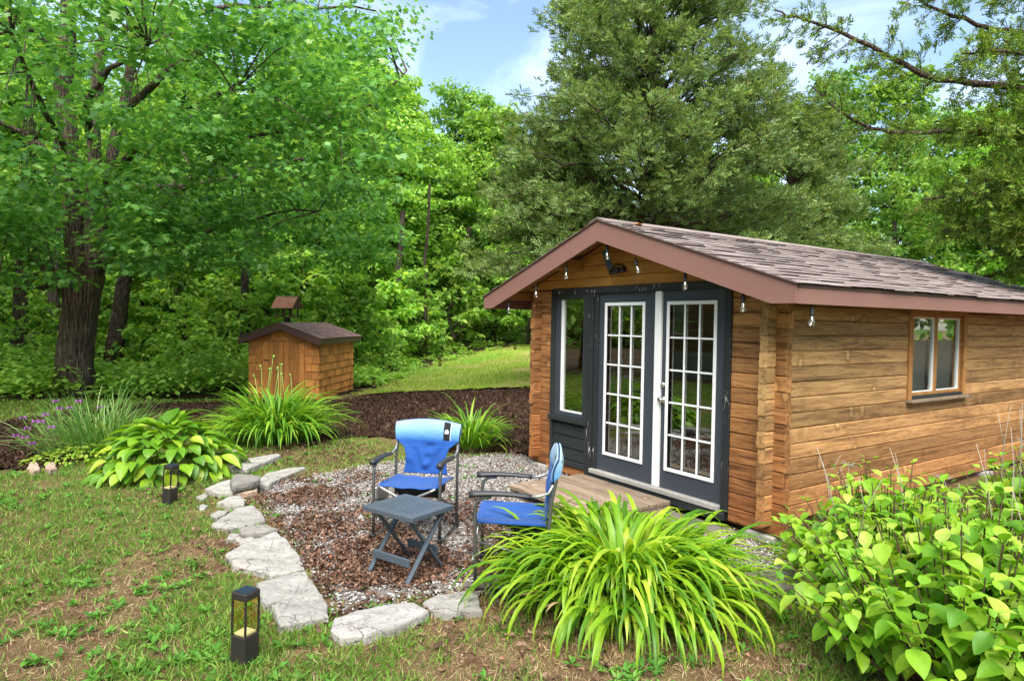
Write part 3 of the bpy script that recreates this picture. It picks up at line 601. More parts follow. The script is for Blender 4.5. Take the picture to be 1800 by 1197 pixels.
MB().tube([np.array(c)-O_ for c in crd], .0035, 6).build('cord', M_CORD, sl_)
for i, p in enumerate(BP):
    tilt = Matrix.Rotation(-.35 if i == 4 else random.uniform(-.06, .06), 4, 'Y'); T_ = Matrix.Translation(Vector(np.array(p)-O_)) @ tilt
    top = crd[i+1] if i < 7 else crd[-2]
    MB().tube([np.array(p)-O_+np.array(tilt @ Vector((0, 0, .07))), np.array(top)-O_], .003, 6).build('drop_cord', M_CORD, sl_)
    MB().lathe([(.006, .075), (.014, .068), (.0165, .05), (.0165, .012), (.0175, .01), (.0175, 0)], 12, T_).build('socket', M_RUBBER, sl_, True)
    b = MB().lathe([(.012, .0), (.015, -.012), (.025, -.038), (.027, -.055), (.021, -.074), (.007, -.085)], 14, T_).build('bulb', M_BULB, sl_, True)
    f = MB().tube([tuple(T_ @ Vector(v)) for v in ((.004, 0, -.005), (.008, 0, -.05), (0, 0, -.06), (-.008, 0, -.05), (-.004, 0, -.005))], .0012, 5); f.build('filament', M_NICKEL, b)
sc_ = thing('security_camera', 'small black security camera with solar panel under the gable', 'camera', (1.60, -.02, 2.43))
T_ = Matrix.Translation((-.09, -.075, -.045)) @ Matrix.Rotation(-.10, 4, 'Y') @ Matrix.Rotation(math.pi/2, 4, 'Y')
MB().lathe([(.024, -.07), (.033, -.066), (.034, .05), (.030, .06)], 18, T_).build('body', M_BLACK, sc_, True)
MB().lathe([(.024, -.074), (.024, -.07), (.012, -.0695), (.010, -.0745)], 18, T_).build('lens', M_WHITE, sc_, True)
MB().lathe([(.008, .06), (.014, .085), (.036, .12), (.034, .145), (.02, .15)], 14, T_).build('mount', M_BLACK, sc_, True)
MB().box((-.04, -.008, 0), (.04, .008, .21), Matrix.Translation((-.155, -.085, -.015)) @ Matrix.Rotation(-.22, 4, 'Y') @ Matrix.Rotation(.25, 4, 'X')).build('solar_panel', M_SOLAR, sc_, bevel=.003)
MB().tube([(-.13, -.08, -.01), (-.10, -.03, .03), (-.06, .02, .02)], .008, 8).build('bracket', M_BLACK, sc_)
# ------------------------------------------------------------------ shed and bird feeder
SX, SY, STH, SW, SD, SB, SO, SS, SE, SRZ = -9.497, .185, .927, 1.752, 2.848, -.183, .301, .153, 1.34, 1.71
shed = thing('shed', 'small cedar shingled shed with brown roof beside the woods', 'shed', (SX, SY, SB), STH)
# local: x from -SW (left) to 0 (right) along the front, y into depth, z up from the base
ez, rz_ = SE-SB, SRZ-SB; mid = -SW/2
def swall(u): return rz_-.09-(rz_-ez)*abs(u-mid)/(SW/2+SS)
MB().prism([(-SW, -.15), (0, -.15), (0, swall(0)-.02), (mid, swall(mid)-.02), (-SW, swall(-SW)-.02)], 1, .0, .03).build('front_wall', M_SHEDW, shed)
MB().box((-.03, .031, -.15), (0, SD, swall(0)-.03)).box((-SW, .031, -.15), (-SW+.03, SD, swall(0)-.03)).box((-SW+.03, SD-.03, -.15), (-.03, SD, swall(0)-.03)).build('side_wall', M_SHEDW, shed)
rr = random.Random(3)
rows = 8; rh = (swall(0)+.05)/rows
for r in range(rows):                                    # right wall shingles
    y = -.01
    while y < SD:
        w = rr.uniform(.13, .26); yb = min(y+w, SD+.005); z = -.06+r*rh+rr.uniform(-.006, .006)
        MB().prism([(.002, z+rh*1.05), (.007, z+rh*1.05), (.036, z), (.002, z)], 1, 0, yb-y-.008).build('wall_shingle', M_SHEDW, shed, loc=(0, y, 0)); y = yb
dx0, dx1, dzt = -SW*.80, -SW*.20, swall(-SW*.2)-.16
for r in range(rows+1):                                  # front wall shingles either side of and above the door
    z = -.06+r*rh
    for (a, b) in ((-SW-.02, dx0-.03), (dx1+.03, .02)) if z < dzt-.05 else ((-SW-.02, .02),):
        x = a
        while x < b-.01:
            w = rr.uniform(.12, .24); xb = min(x+w, b); zt = min(z+rh*1.05, swall((x+xb)/2)-.0)
            if zt-z > .03:
                m = MB(); m.prism([(-.002, zt-z), (-.007, zt-z), (-.036, 0), (-.002, 0)], 0, 0, xb-x-.008); m.build('wall_shingle', M_SHEDW, shed, loc=(x, 0, z))
            x = xb
dm = (dx0+dx1)/2
for (a, b) in ((dx0, dm-.004), (dm+.004, dx1)):
    d = MB().box((a, -.02, -.03), (b, -.004, dzt-.02)).build('door', M_SHEDW, shed); n = 4
    for i in range(n): MB().box((a+(b-a)*i/n+.003, -.034, -.03), (a+(b-a)*(i+1)/n-.003, -.0205, dzt-.022)).build('plank', M_SHEDW, d)
    if a == dx0: MB().box((a+.02, -.045, .95), (a+.16, -.035, .985)).build('hinge', M_DARKFASCIA, d)
MB().box((dx0-.03, -.03, dzt-.015), (dx1+.03, -.004, dzt+.03)).build('door_frame', M_SHEDW, shed)
l, r_ = -SW-SS, SS
MB().prism([(l, ez-.03), (mid, rz_-.03), (r_, ez-.03), (r_, ez), (mid, rz_), (l, ez)], 1, -SO+.02, SD+SO-.02).build('roof', M_DARKFASCIA, shed)
sr = [c for c in shed.children if c.name.startswith('roof')][0]
for s in (1, -1):
    e = r_ if s > 0 else l
    MB().prism([(mid+s*.0005, rz_+.004), (e, ez+.004), (e, ez-.14), (e-s*.06, ez-.14), (mid+s*.0005, rz_-.15)], 1, -SO-.004, -SO+.018).build('fascia_board', M_DARKFASCIA, shed)
    MB().box((e-.012, -SO+.02, ez-.14), (e+.01, SD+SO-.02, ez+.002)).build('fascia_board', M_DARKFASCIA, shed)
m = MB()
for s in (1, -1):
    e = (r_+.03) if s > 0 else (l-.03); L = math.hypot(abs(e-mid), rz_-ez); n = 9; ux, uz = (mid-e)/L, (rz_-ez+.01)/L
    for q in range(n):
        y = -SO-.02-rr.uniform(0, .2)
        while y < SD+SO+.02:
            w = rr.choice((.22, .3, .33)); ya, yb = max(y, -SO-.02), min(y+w-.005, SD+SO+.02); y += w
            if yb-ya < .03: continue
            s0, s1 = L*q/n, min(L, L*(q+1.15)/n); b = len(m.v); lift = rr.uniform(0, .004)
            for (ss, h) in ((s0, .006+lift), (s0, .018+lift), (s1, .004), (s1, .010)):
                for yy in (ya, yb): m.v.append((e+ux*ss, yy, ez+.004+uz*ss+h))
            m.f += [(b, b+1, b+3, b+2), (b+2, b+3, b+7, b+6), (b, b+2, b+6, b+4), (b+1, b+5, b+7, b+3)]
tag(m.build('shingles', M_SHING2, sr), 'overlapping dark brown shingles', kind='stuff')
fd = at(505, 541, 20.5); fdz = float(tz(fd[0], fd[1]))
feed = thing('bird_feeder', 'roofed wooden bird feeder on a post behind the shed', 'bird feeder', (fd[0], fd[1], fdz), .75)
zz = fd[2]-fdz
MB().box((-.07, -.07, 0), (.07, .07, zz-.31)).build('post', M_BARK2, feed)
MB().box((-.30, -.20, zz-.31), (.30, .20, zz-.27)).build('tray', M_DARKFASCIA, feed)
for x in (-.26, .0, .26):
    for y in (-.17, .17): MB().box((x-.02, y-.02, zz-.269), (x+.02, y+.02, zz+.02)).build('upright', M_DARKFASCIA, feed)
MB().prism([(-.33, zz-.02), (0, zz+.36), (0, zz+.33), (-.29, zz-.02)], 0, -.37, .37).build('roof', M_MOSSROOF, feed)
MB().prism([(.33, zz-.02), (0.001, zz+.36), (0.001, zz+.33), (.29, zz-.02)], 0, -.37, .37).build('roof', M_MOSSROOF, feed)
for x in (-.34, .33): MB().prism([(-.27, zz-.015), (0, zz+.31), (.27, zz-.015)], 0, x, x+.01).build('gable_end', M_DARKFASCIA, feed)
MB().box((-.38, -.03, zz+.345), (.38, .03, zz+.365)).build('ridge', M_TUBEL, feed)

# ------------------------------------------------------------------ folding chairs
def arc(p, q, r, n=5):
    return [np.array(p)+(np.array(q)-np.array(p))*i/n for i in range(n+1)]
def chair(label, loc, rz, seed):
    t = thing('folding_chair', label, 'chair', loc, rz, 'blue folding chairs on the gravel patio'); rr = random.Random(seed)
    hw = .285; fy, by = -.25, .24; AZ = .645
    for s in (-1, 1):
        x = s*hw
        MB().tube([(x, fy, .012), (x, fy-.005, .3), (x, fy-.008, AZ-.09), (x, fy+.005, AZ-.045), (x, fy+.045, AZ-.018), (x, fy+.1, AZ-.012)], .0125, 10).build('front_leg', M_TUBE, t, True)
        MB().tube([(x, by, .012), (x, by+.0, .42), (x, by+.012, .60), (x*.985, by+.045, .76), (x*.98, by+.075, .885)], .0125, 10).build('rear_leg', M_TUBE, t, True)
        MB().tube([(x, fy, .016), (x, by, .016)], .012, 8).build('foot_rail', M_TUBE, t, True)
        for y in (fy, by): MB().box((x-.018, y-.022, 0), (x+.018, y+.022, .045)).build('foot_cap', M_RUBBER, t, bevel=.006)
        am = MB(); rows = []
        for i in range(13):
            f = i/12; y = fy-.05+f*.42; wd = .030-.006*f if i not in (0, 12) else .02; th = .036-.014*f; z = AZ+.012*math.sin(f*3.14)-.006*f
            rows.append([(x+wd*math.cos(a)*1.0, y, z+th*.5*math.sin(a)*1.25) for a in [2*math.pi*k/10 for k in range(11)]])
        am.grid(rows); am.f.append(tuple(range(10))); am.f.append(tuple(len(am.v)-11+k for k in range(10))); am.build('armrest', M_ARM, t, True)
        MB().tube([(x, fy+.36, AZ-.006), (x, fy+.42, AZ-.002), (x, by-.005, AZ+.02), (x*.99, by+.022, AZ+.075)], .010, 8).build('arm_tube', M_TUBEL, t, True)
        MB().tube([(s*.245, fy+.0, .452), (s*.245, by-.02, .435)], .011, 8).build('seat_rail', M_BLUE, t, True)
        MB().tube([(s*.245, fy-.004, .45), (s*.2, fy-.006, .425), (-s*.29, fy-.002+s*.014, .20)], .011, 8).build('cross_brace', M_TUBEL, t, True)
        MB().tube([(s*.245, by-.02, .43), (-s*.285, by-.03+s*.012, .18)], .010, 8).build('cross_brace', M_TUBE, t, True)
        MB().tube([(x, fy, .33), (x, by, .205)], .008, 8).build('side_brace', M_TUBE, t, True)
    # seat: sagging canvas
    rows = []
    for i in range(11):
        f = i/10; y = fy-.012+f*(by-fy-.01); row = []
        for j in range(15):
            u = j/14*2-1; row.append((u*.252, y, .458-.014*f-.028*(1-u*u)*(.4+.6*math.sin(f*3.14)) + .004*math.sin(u*9+f*5)))
        rows.append(row)
    s_ = MB().grid(rows); o = s_.build('seat', M_BLUE, t, True); sm = o.modifiers.new('thick', 'SOLIDIFY'); sm.thickness = .006
    # back: waisted lower canvas and a light printed padded band across the top
    def hwid(v):                                          # half width along height
        P = [(0, .205), (.18, .190), (.36, .187), (.5, .205), (.60, .255), (.66, .292), (1.0, .302)]
        for (a, p), (b, q) in zip(P, P[1:]):
            if v <= b: k = (v-a)/(b-a); k = k*k*(3-2*k) if b > .4 else k; return p+(q-p)*k
        return .302
    def bp(v, u, side):
        zt = .455+v*.44; top = .035*(1-u*u)*max(0, (v-.66)/.34)**2; sag = .03*(1-u*u)*math.sin(min(1, v)*2.6+.2)
        wr = (.016*(fbm(np.array(u*2.3+7), np.array(v*6.0+u*1.5), seed)-.5)+.010*math.sin(5*abs(u)*2-11*v)*math.exp(-((v-.30)/.2)**2))*(1 if v < .66 else .35) + .014*math.exp(-((u*1.4-.5*(v-.2))/.25)**2)*math.sin(v*26)*(v < .62)
        pad = .016*(1 if v > .66 else .25)*math.sin(min(1, max(0, (v-.64)/.36))*3.14) if v > .64 else 0
        y = by-.02+.012*v+.075*max(0, v-.3)+sag+wr*.9
        return (u*hwid(v), y-(pad if side else 0), zt+top)
    lo = MB().grid([[bp(v, u, 0) for u in np.linspace(-1, 1, 27)] for v in np.linspace(0, .665, 30)]).build('back_panel', M_BLUE, t, True); lo.modifiers.new('thick', 'SOLIDIFY').thickness = .006
    V = np.linspace(.66, 1.0, 12); Ux = np.linspace(-1.0, 1.0, 27)
    fr_ = [[bp(v, u, 1) for u in Ux] for v in V]; bk = [[(p[0], p[1]+.028+.02*math.sin((i/11)*3.14), p[2]) for p in r] for i, r in enumerate([[bp(v, u, 0) for u in Ux] for v in V])]
    hb = MB().grid(fr_).grid([r[::-1] for r in bk]); m_ = len(Ux)
    hb.grid([fr_[-1], bk[-1]]); hb.grid([[r[0] for r in fr_], [r[0] for r in bk]]); hb.grid([[r[-1] for r in bk], [r[-1] for r in fr_]])
    ho = hb.build('head_band', M_LBLUE, t, True)
    off = lambda p, d: (p[0], p[1]-d, p[2])
    MB().grid([[off(bp(v, u, 1), .004) for u in np.linspace(.50, .70, 5)] for v in np.linspace(.665, .985, 9)]).build('stripe', M_STRIPE, ho, True)
    MB().grid([[off(bp(v, u, 1), .004) for u in np.linspace(.715, .73, 2)] for v in np.linspace(.67, .985, 9)]).build('piping', M_WHITE, ho, True)
    pc = MB(); b0 = len(pc.v)
    for (u, v) in ((.54, .80), (.66, .80), (.66, .85), (.60, .875), (.54, .85)): pc.v.append(off(bp(v, u, 1), .007))
    pc.f.append((0, 1, 2, 3, 4)); pt = pc.build('logo_patch', M_WHITE, ho)
    for v in (.815, .835): MB().grid([[off(bp(v+d, u, 1), .009) for u in (.56, .6, .64)] for d in (0, .006)]).build('logo_mark', M_STRIPE, ho)
    MB().tube([off(bp(v, -1.0, 1), -.012) for v in np.linspace(.62, 1, 8)] + [off(bp(1, u, 1), -.012) for u in np.linspace(-.95, .95, 14)] + [off(bp(v, 1.0, 1), -.012) for v in np.linspace(1, .62, 8)], .006, 6).build('piping', M_NAVY, t, True)
    # folded side table with cup holder ring hanging under the right arm rest (left in the photo)
    MB().box((-.335, -.13, .25), (-.305, .14, .40)).build('folded_side_table', M_TUBEL, t, bevel=.01)
    T_ = Matrix.Translation((-.337, -.05, .325)) @ Matrix.Rotation(-math.pi/2, 4, 'Y')
    MB().lathe([(.06, 0), (.062, .012), (.045, .012), (.043, .002), (.02, .002), (.018, .008), (.003, .008)], 18, T_).build('cup_holder', M_RUBBER, t, True)
    MB().box((-.2, .0, .30), (.2, .2, .42)).build('under_seat_pouch', M_RUBBER, t, bevel=.03)
    return t
c1 = chair('blue folding chair facing the camera behind the slatted table', (1.665, -2.455, float(tz(1.66, -2.45))+.02), math.radians(45), 1)
c2 = chair('blue folding chair seen side on beside the big daylily clump', (2.88, -2.27, float(tz(2.88, -2.27))+.02), math.radians(-36), 2)

# ------------------------------------------------------------------ slatted table
tb = thing('folding_table', 'small dark grey slatted folding table between the chairs', 'table', (2.42, -2.885, .02), math.radians(20))
hx, hy, H = .245, .21, .475
top = MB(); ns = 7; sh = .0042; pitch = .043; ycur = -hy
edges = [(-ns/2+.5+i)*pitch for i in range(ns)]
for yv in edges: top.box((-hx, ycur, H-.022), (hx, yv-sh, H)); ycur = yv+sh
top.box((-hx, ycur, H-.022), (hx, hy, H))
for yv in edges:
    for (a, b) in ((-hx, -hx+.065), (-.014, .014), (hx-.065, hx)): top.box((a, yv-sh, H-.022), (b, yv+sh, H))
top.build('table_top', M_TABLE, tb)
MB().box((-hx-.003, -hy-.003, H-.034), (hx+.003, -hy+.009, H-.0005)).box((-hx-.003, hy-.009, H-.034), (hx+.003, hy+.003, H-.0005)).box((-hx-.003, -hy+.009, H-.034), (-hx+.009, hy-.009, H-.0005)).box((hx-.009, -hy+.009, H-.034), (hx+.003, hy-.009, H-.0005)).build('rim', M_TABLE, tb, bevel=.003)
def bar(p, q, w, d):
    p, q = Vector(p), Vector(q); v = q-p; M = Matrix.Translation(p) @ v.to_track_quat('Z', 'X').to_matrix().to_4x4(); return MB().box((-d/2, -w/2, 0), (d/2, w/2, v.length), M)
for s, xx in ((1, .19), (-1, .162)):
    for sx in (-1, 1): bar((sx*xx, -s*.20, 0), (sx*xx, s*.165, H-.03), .034, .018).build('leg', M_TABLE, tb, bevel=.003)
MB().box((-.181, -.175, .11), (.181, -.155, .165)).build('stretcher', M_TABLE, tb, bevel=.003); MB().box((-.153, .145, .11), (.153, .165, .165)).build('stretcher', M_TABLE, tb, bevel=.003)

# ------------------------------------------------------------------ solar bollards
def bollard(label, p, rz, tilt=0.0, sc=1.0):
    t = thing('path_light', label, 'path light', (p[0], p[1], float(tz(p[0], p[1]))), rz, 'solar path lights along the lawn'); t.rotation_euler = (0, tilt, rz); h = .05*sc; H = .395*sc
    MB().box((-h, -h, -.03), (h, h, .165*sc)).build('base', M_BRONZE, t, bevel=.003)
    for sx in (-1, 1):
        for sy in (-1, 1): MB().box((sx*h-.009*(sx > 0), sy*h-.009*(sy > 0), .1655*sc), (sx*h+.009*(sx < 0), sy*h+.009*(sy < 0), .355*sc)).build('post', M_BRONZE, t)
    MB().box((-h-.001, -h-.001, .3555*sc), (h+.001, h+.001, H)).build('cap', M_BRONZE, t, bevel=.004)
    MB().box((-h+.008, -h+.008, H+.0005), (h-.008, h-.008, H+.003)).build('solar_panel', M_SOLAR, t)
    for (a, b) in (((-h+.009, -h+.003), (h-.009, -h+.006)), ((-h+.009, h-.006), (h-.009, h-.003)), ((-h+.003, -h+.009), (-h+.006, h-.009)), ((h-.006, -h+.009), (h-.003, h-.009))):
        MB().box((a[0], a[1], .167*sc), (b[0], b[1], .354*sc)).build('lens', M_AMBER, t)
    MB().box((-h+.012, -h+.012, .166*sc), (h-.012, h-.012, .176*sc)).build('led_plate', M_WHITE, t)
    return t
bollard('nearest solar path light standing in the front lawn', G(430, 1166), math.radians(33), .02)
bollard('leaning solar path light in front of the broad leaved hosta', G(298, 886), math.radians(40), .06)
bollard('solar path light beside the cedar shed', at(657, 690, 18.6), math.radians(30), 0, 1.0)
bollard('solar path light midway up the back lawn edge', at(773, 645, 26.5), math.radians(20), 0, 1.0)
bollard('farthest solar path light at the top of the back lawn', at(905, 616, 32), math.radians(20), 0, 1.0)

# ------------------------------------------------------------------ flagstones
STN = []
def flag(name, label, pts, top, mat, thick=.1, zoom=True, up=0.0):
    P = [((330+x*.3483, 780+y*.3483) if zoom else (x, y)) for x, y in pts]
    W3 = [G(px, py, top) for px, py in P]; c = np.mean([w[:2] for w in W3], axis=0); base = float(tz(*c)); rr = random.Random(len(label)*7+len(pts))
    pts2 = []
    for i in range(len(W3)):
        a, b = W3[i][:2], W3[(i+1) % len(W3)][:2]; n = max(1, int(np.linalg.norm(b-a)/.05))
        for k in range(n):
            q = a+(b-a)*k/n; q = q + np.array([rr.uniform(-1, 1), rr.uniform(-1, 1)])*.008; pts2.append(q-c)
    N = len(pts2); m = MB(); tilt = (rr.uniform(-.03, .03), rr.uniform(-.03, .03))
    def ring(f, z, j): return [(q[0]*f, q[1]*f, z + q[0]*f*tilt[0]+q[1]*f*tilt[1] + rr.uniform(-j, j)) for q in pts2]
    tp = top+up
    rings = [ring(.97, tp-thick, 0), ring(1.015, tp-thick*.55, .006), ring(1.0, tp-.012, .004), ring(.965, tp-.001, .003), ring(.82, tp+.003, .004), ring(.6, tp+.004, .006), ring(.33, tp+.002, .006)]
    for r in rings: m.v += r
    for k in range(len(rings)-1):
        for i in range(N): m.f.append((k*N+i, k*N+(i+1) % N, (k+1)*N+(i+1) % N, (k+1)*N+i))
    m.v.append((0, 0, tp+.004)); cc = len(m.v)-1; k = len(rings)-1
    for i in range(N): m.f.append((k*N+i, k*N+(i+1) % N, cc))
    o = m.build(name, mat, None, False, loc=(c[0], c[1], base)); tag(o, label, 'stone', 'stones edging the gravel patio')
    STN.append([(q[0]+c[0], q[1]+c[1]) for q in pts2]); return o
flag('edging_stone', 'long rounded granite stone closing the bottom corner of the patio', [(740,880),(850,842),(1000,808),(1150,797),(1215,838),(1180,868),(1050,918),(900,962),(760,968),(722,935)], .06, M_GRANITE)
flag('edging_stone', 'pale stone between the granite stone and the daylily leaves', [(1185,800),(1250,762),(1400,738),(1470,755),(1480,830),(1300,852),(1225,832)], .05, M_STONE)
flag('flagstone', 'large pale slab behind the nearest path light', [(350,700),(470,662),(592,637),(630,685),(700,790),(712,860),(600,890),(470,915),(430,830),(370,790)], .05, M_STONE)
flag('flagstone', 'large cracked pale slab next up from the nearest slab', [(190,550),(300,490),(440,440),(500,480),(560,560),(588,622),(430,660),(370,640),(230,610)], .05, M_STONE)
flag('flagstone', 'smooth wedge shaped pale slab halfway along the stone edge', [(120,402),(170,370),(250,322),(330,308),(370,340),(395,380),(330,400),(200,425)], .05, M_STONE)
flag('flagstone', 'thin grey stone lying across two pale slabs', [(255,432),(300,412),(390,404),(452,424),(390,440),(330,446),(270,450)], .075, M_DARKST, .06)
flag('flagstone', 'low bumpy stone just right of the hosta light', [(150,296),(200,266),(260,257),(292,284),(280,303),(210,312)], .05, M_STONE)
flag('flagstone', 'flat grey slab tucked under the hosta leaves', [(90,226),(150,195),(212,176),(238,225),(232,245),(150,246)], .06, M_STONE)
flag('stacked_stone', 'dark layered stone propped on top of another stone', [(212,178),(240,147),(330,150),(362,160),(366,180),(300,198),(225,210)], .17, M_DARKST, .075)
flag('stacked_stone', 'brown stone supporting the dark layered stone', [(225,222),(300,205),(345,205),(352,232),(300,244),(240,246)], .08, M_REDST, .1)
flag('flagstone', 'long pale slab pointing right from the stacked stones', [(345,186),(395,147),(500,116),(588,104),(596,114),(480,168),(410,212),(352,208)], .06, M_STONE)
flag('flagstone', 'upper pale slab between hosta and the flowering daylilies', [(200,104),(280,76),(380,58),(460,44),(470,56),(390,92),(300,128),(225,124)], .07, M_STONE)
flag('flagstone', 'small far slab behind the hosta', [(195,8),(250,6),(268,28),(205,46)], .07, M_STONE)
flag('small_stone', 'small white stone right of the wedge slab tip', [(228,478),(290,456),(345,478),(330,494),(262,497)], .035, M_STONE, .06)
flag('small_stone', 'small flat stone beside the thin grey stone', [(192,490),(205,455),(258,437),(276,452),(240,478)], .03, M_STONE, .06)
flag('small_stone', 'small oval stone above the wedge slab', [(112,358),(150,336),(202,334),(190,354),(142,376)], .04, M_STONE, .06)
flag('small_stone', 'little pale stone below the hosta edge', [(40,268),(90,248),(105,258),(80,282)], .03, M_STONE, .06)
flag('small_stone', 'tiny pale stone left of the oval stone', [(48,316),(75,304),(104,310),(90,328),(60,330)], .025, M_STONE, .05)
flag('small_rock', 'left tan rock at the foot of the iris clump', [(47, 822), (55, 812), (66, 813), (70, 823), (60, 827)], .06, M_REDST, .10, False)
flag('small_rock', 'right tan rock at the foot of the iris clump', [(78, 822), (86, 811), (97, 812), (99, 822), (88, 826)], .07, M_REDST, .11, False)
flag('flagstone', 'grey slab at the foot of the right corner hydrangea', [(1345, 1010), (1362, 996), (1410, 985), (1440, 1000), (1425, 1030), (1375, 1035)], .06, M_DARKST, .1, False)
flag('lawn_stone', 'flat white stone in the middle of the back lawn', [(762, 661), (776, 658), (784, 662), (774, 666)], .03, M_STONE, .08, False)
flag('lawn_stone', 'flat white stone near the cabin side of the back lawn', [(868, 668), (878, 664), (888, 667), (878, 671)], .03, M_STONE, .08, False)
# ------------------------------------------------------------------ leaf templates (Y along the leaf, Z up)
MAPLE_V0 = [(0, 0, 0), (.22, .12, .02), (.50, .10, .03), (.34, .36, .03), (.56, .66, .0), (.22, .62, .03), (0, 1.0, -.02), (-.22, .62, .03), (-.56, .66, .0), (-.34, .36, .03), (-.50, .10, .03), (-.22, .12, .02), (0, .42, -.02)]
MAPLE_V = [(0, 0, 0), (.48, .12, .03), (.26, .36, .0), (.54, .66, .02), (.18, .62, .0), (0, 1.0, -.05), (-.18, .62, .0), (-.54, .66, .02), (-.26, .36, .0), (-.48, .12, .03)]; MAPLE_F = [(0, 1, 2), (0, 2, 8), (0, 8, 9), (2, 3, 4), (2, 4, 6), (2, 6, 8), (8, 6, 7), (4, 5, 6)]
OVAL_V = [(0, 0, 0), (.28, .35, .05), (.2, .72, .03), (0, 1.0, -.08), (-.2, .72, .03), (-.28, .35, .05), (0, .5, -.02)]
OVAL_F = [(6, 0, 1), (6, 1, 2), (6, 2, 3), (6, 3, 4), (6, 4, 5), (6, 5, 0)]
DIA_V = [(0, 0, 0), (.3, .45, .04), (0, 1, -.05), (-.3, .45, .04)]; DIA_F = [(0, 1, 2), (0, 2, 3)]
SPRAY_V, SPRAY_F = [], []
for i, (y0, a, L) in enumerate(((0, .02, 1.0), (.1, -.7, .55), (.2, .75, .58), (.35, -.6, .5), (.5, .65, .45), (.62, -.55, .36))):
    c, s = math.cos(a), math.sin(a); b = len(SPRAY_V); w = .05 if i else .035
    SPRAY_V += [(0, y0, 0), (s*L*.5+c*w, y0+c*L*.5-s*w, .06*(-1)**i), (s*L, y0+c*L, -.10+.12*(i % 3)), (s*L*.5-c*w, y0+c*L*.5+s*w, .06*(-1)**i)]; SPRAY_F += [(b, b+1, b+2), (b, b+2, b+3)]
def leaves(tv, tf, P, out, size, droop=.35, flat=.55):
    """leaves at points P pointing away along 'out', lying roughly flat"""
    n = len(P); D = out + unit(n)*.55; D[:, 2] -= droop; N = unit(n)*(1-flat) + np.array([0, 0, 1.0])*flat
    return scatter(tv, tf, P, frames(D, N), U(.65, 1.25, n)*size)
def clusters(C, rad, per, flat=.45):
    """points in flattened blobs round cluster centres; returns points and outward directions"""
    n = len(C); P = np.repeat(C, per, axis=0); d = unit(n*per); r = U(0, 1, n*per)**.45; o = d*r[:, None]*np.repeat(np.broadcast_to(rad, (n,)), per)[:, None]
    o[:, 2] *= flat; o[:, 2] -= .10*np.hypot(o[:, 0], o[:, 1]); return P+o, d
def stuff_obj(name, vf, mat, parent=None, label=None, cat_=None, smooth=False):
    o = link(bpy.data.objects.new(name, amesh(name, vf[0], vf[1], mat, smooth)), parent); return tag(o, label, cat_, kind='stuff')
def poly(P, n=10, wob=0.0):
    P = np.array(P, float); t = np.linspace(0, len(P)-1, n); i = np.minimum(t.astype(int), len(P)-2); f = (t-i)[:, None]
    Q = P[i]*(1-f)+P[i+1]*f; Q[1:-1] += rng.normal(size=(n-2, 3))*wob; return Q
def wavy_trunk(mb, P, R, n=18, seed=0, flare=True):
    """bark ridges: radius varies round and along the trunk"""
    b0 = len(mb.v); P = [np.array(p, float) for p in P]
    for i, p in enumerate(P):
        for k in range(n):
            an = 2*math.pi*k/n; r = R[i]*(1+.10*math.sin(an*3+seed)+.06*math.sin(an*7+seed*2+i*.15)+.035*math.sin(an*11+i*.6+seed))
            if flare and i < 4: r *= 1+(4-i)*.05*(1+.8*math.sin(an*4+seed))
            mb.v.append((p[0]+r*math.cos(an), p[1]+r*math.sin(an), p[2]))
    for i in range(len(P)-1):
        for k in range(n): mb.f.append((b0+i*n+k, b0+i*n+(k+1) % n, b0+(i+1)*n+(k+1) % n, b0+(i+1)*n+k))

# ------------------------------------------------------------------ the big maple
D0 = 16.0
mb_ = at(132, 690, D0); mb_[2] = float(tz(mb_[0], mb_[1]))-.05
maple = thing('maple_tree', 'huge spreading maple with forked furrowed trunk at the left', 'tree', tuple(mb_))
O3 = mb_.copy()
A = lambda px, py, d=D0: at(px, py, d)-O3
trunk = MB(); tp = poly([(0, 0, 0), A(133, 640), A(140, 560), A(147, 500), A(150, 455)], 22, .008); wavy_trunk(trunk, tp, np.linspace(.38, .45, 22)*np.concatenate([np.linspace(1.02, .92, 12), np.linspace(.92, 1.05, 10)]), 26, 1.0)
stems = [([A(140, 470), A(128, 380), A(118, 280), A(112, 150), A(120, 0), A(135, -200)], .27, .13), ([A(158, 470), A(163, 400), A(165, 300), A(168, 180), A(185, 60), A(200, -120)], .2, .1),
         ([A(172, 470), A(178, 410), A(190, 330, 16.3), A(215, 200, 16.6), A(245, 60, 17), A(280, -120, 17)], .19, .08)]
tk = MB()
for P, a, b in stems: Q = poly(P, 16, .03); wavy_trunk(tk, Q, np.linspace(a, b, 16), 14, a*9, False)
trunk.build('trunk', M_BARK, maple, True); tk.build('trunk', M_BARK, maple, True)
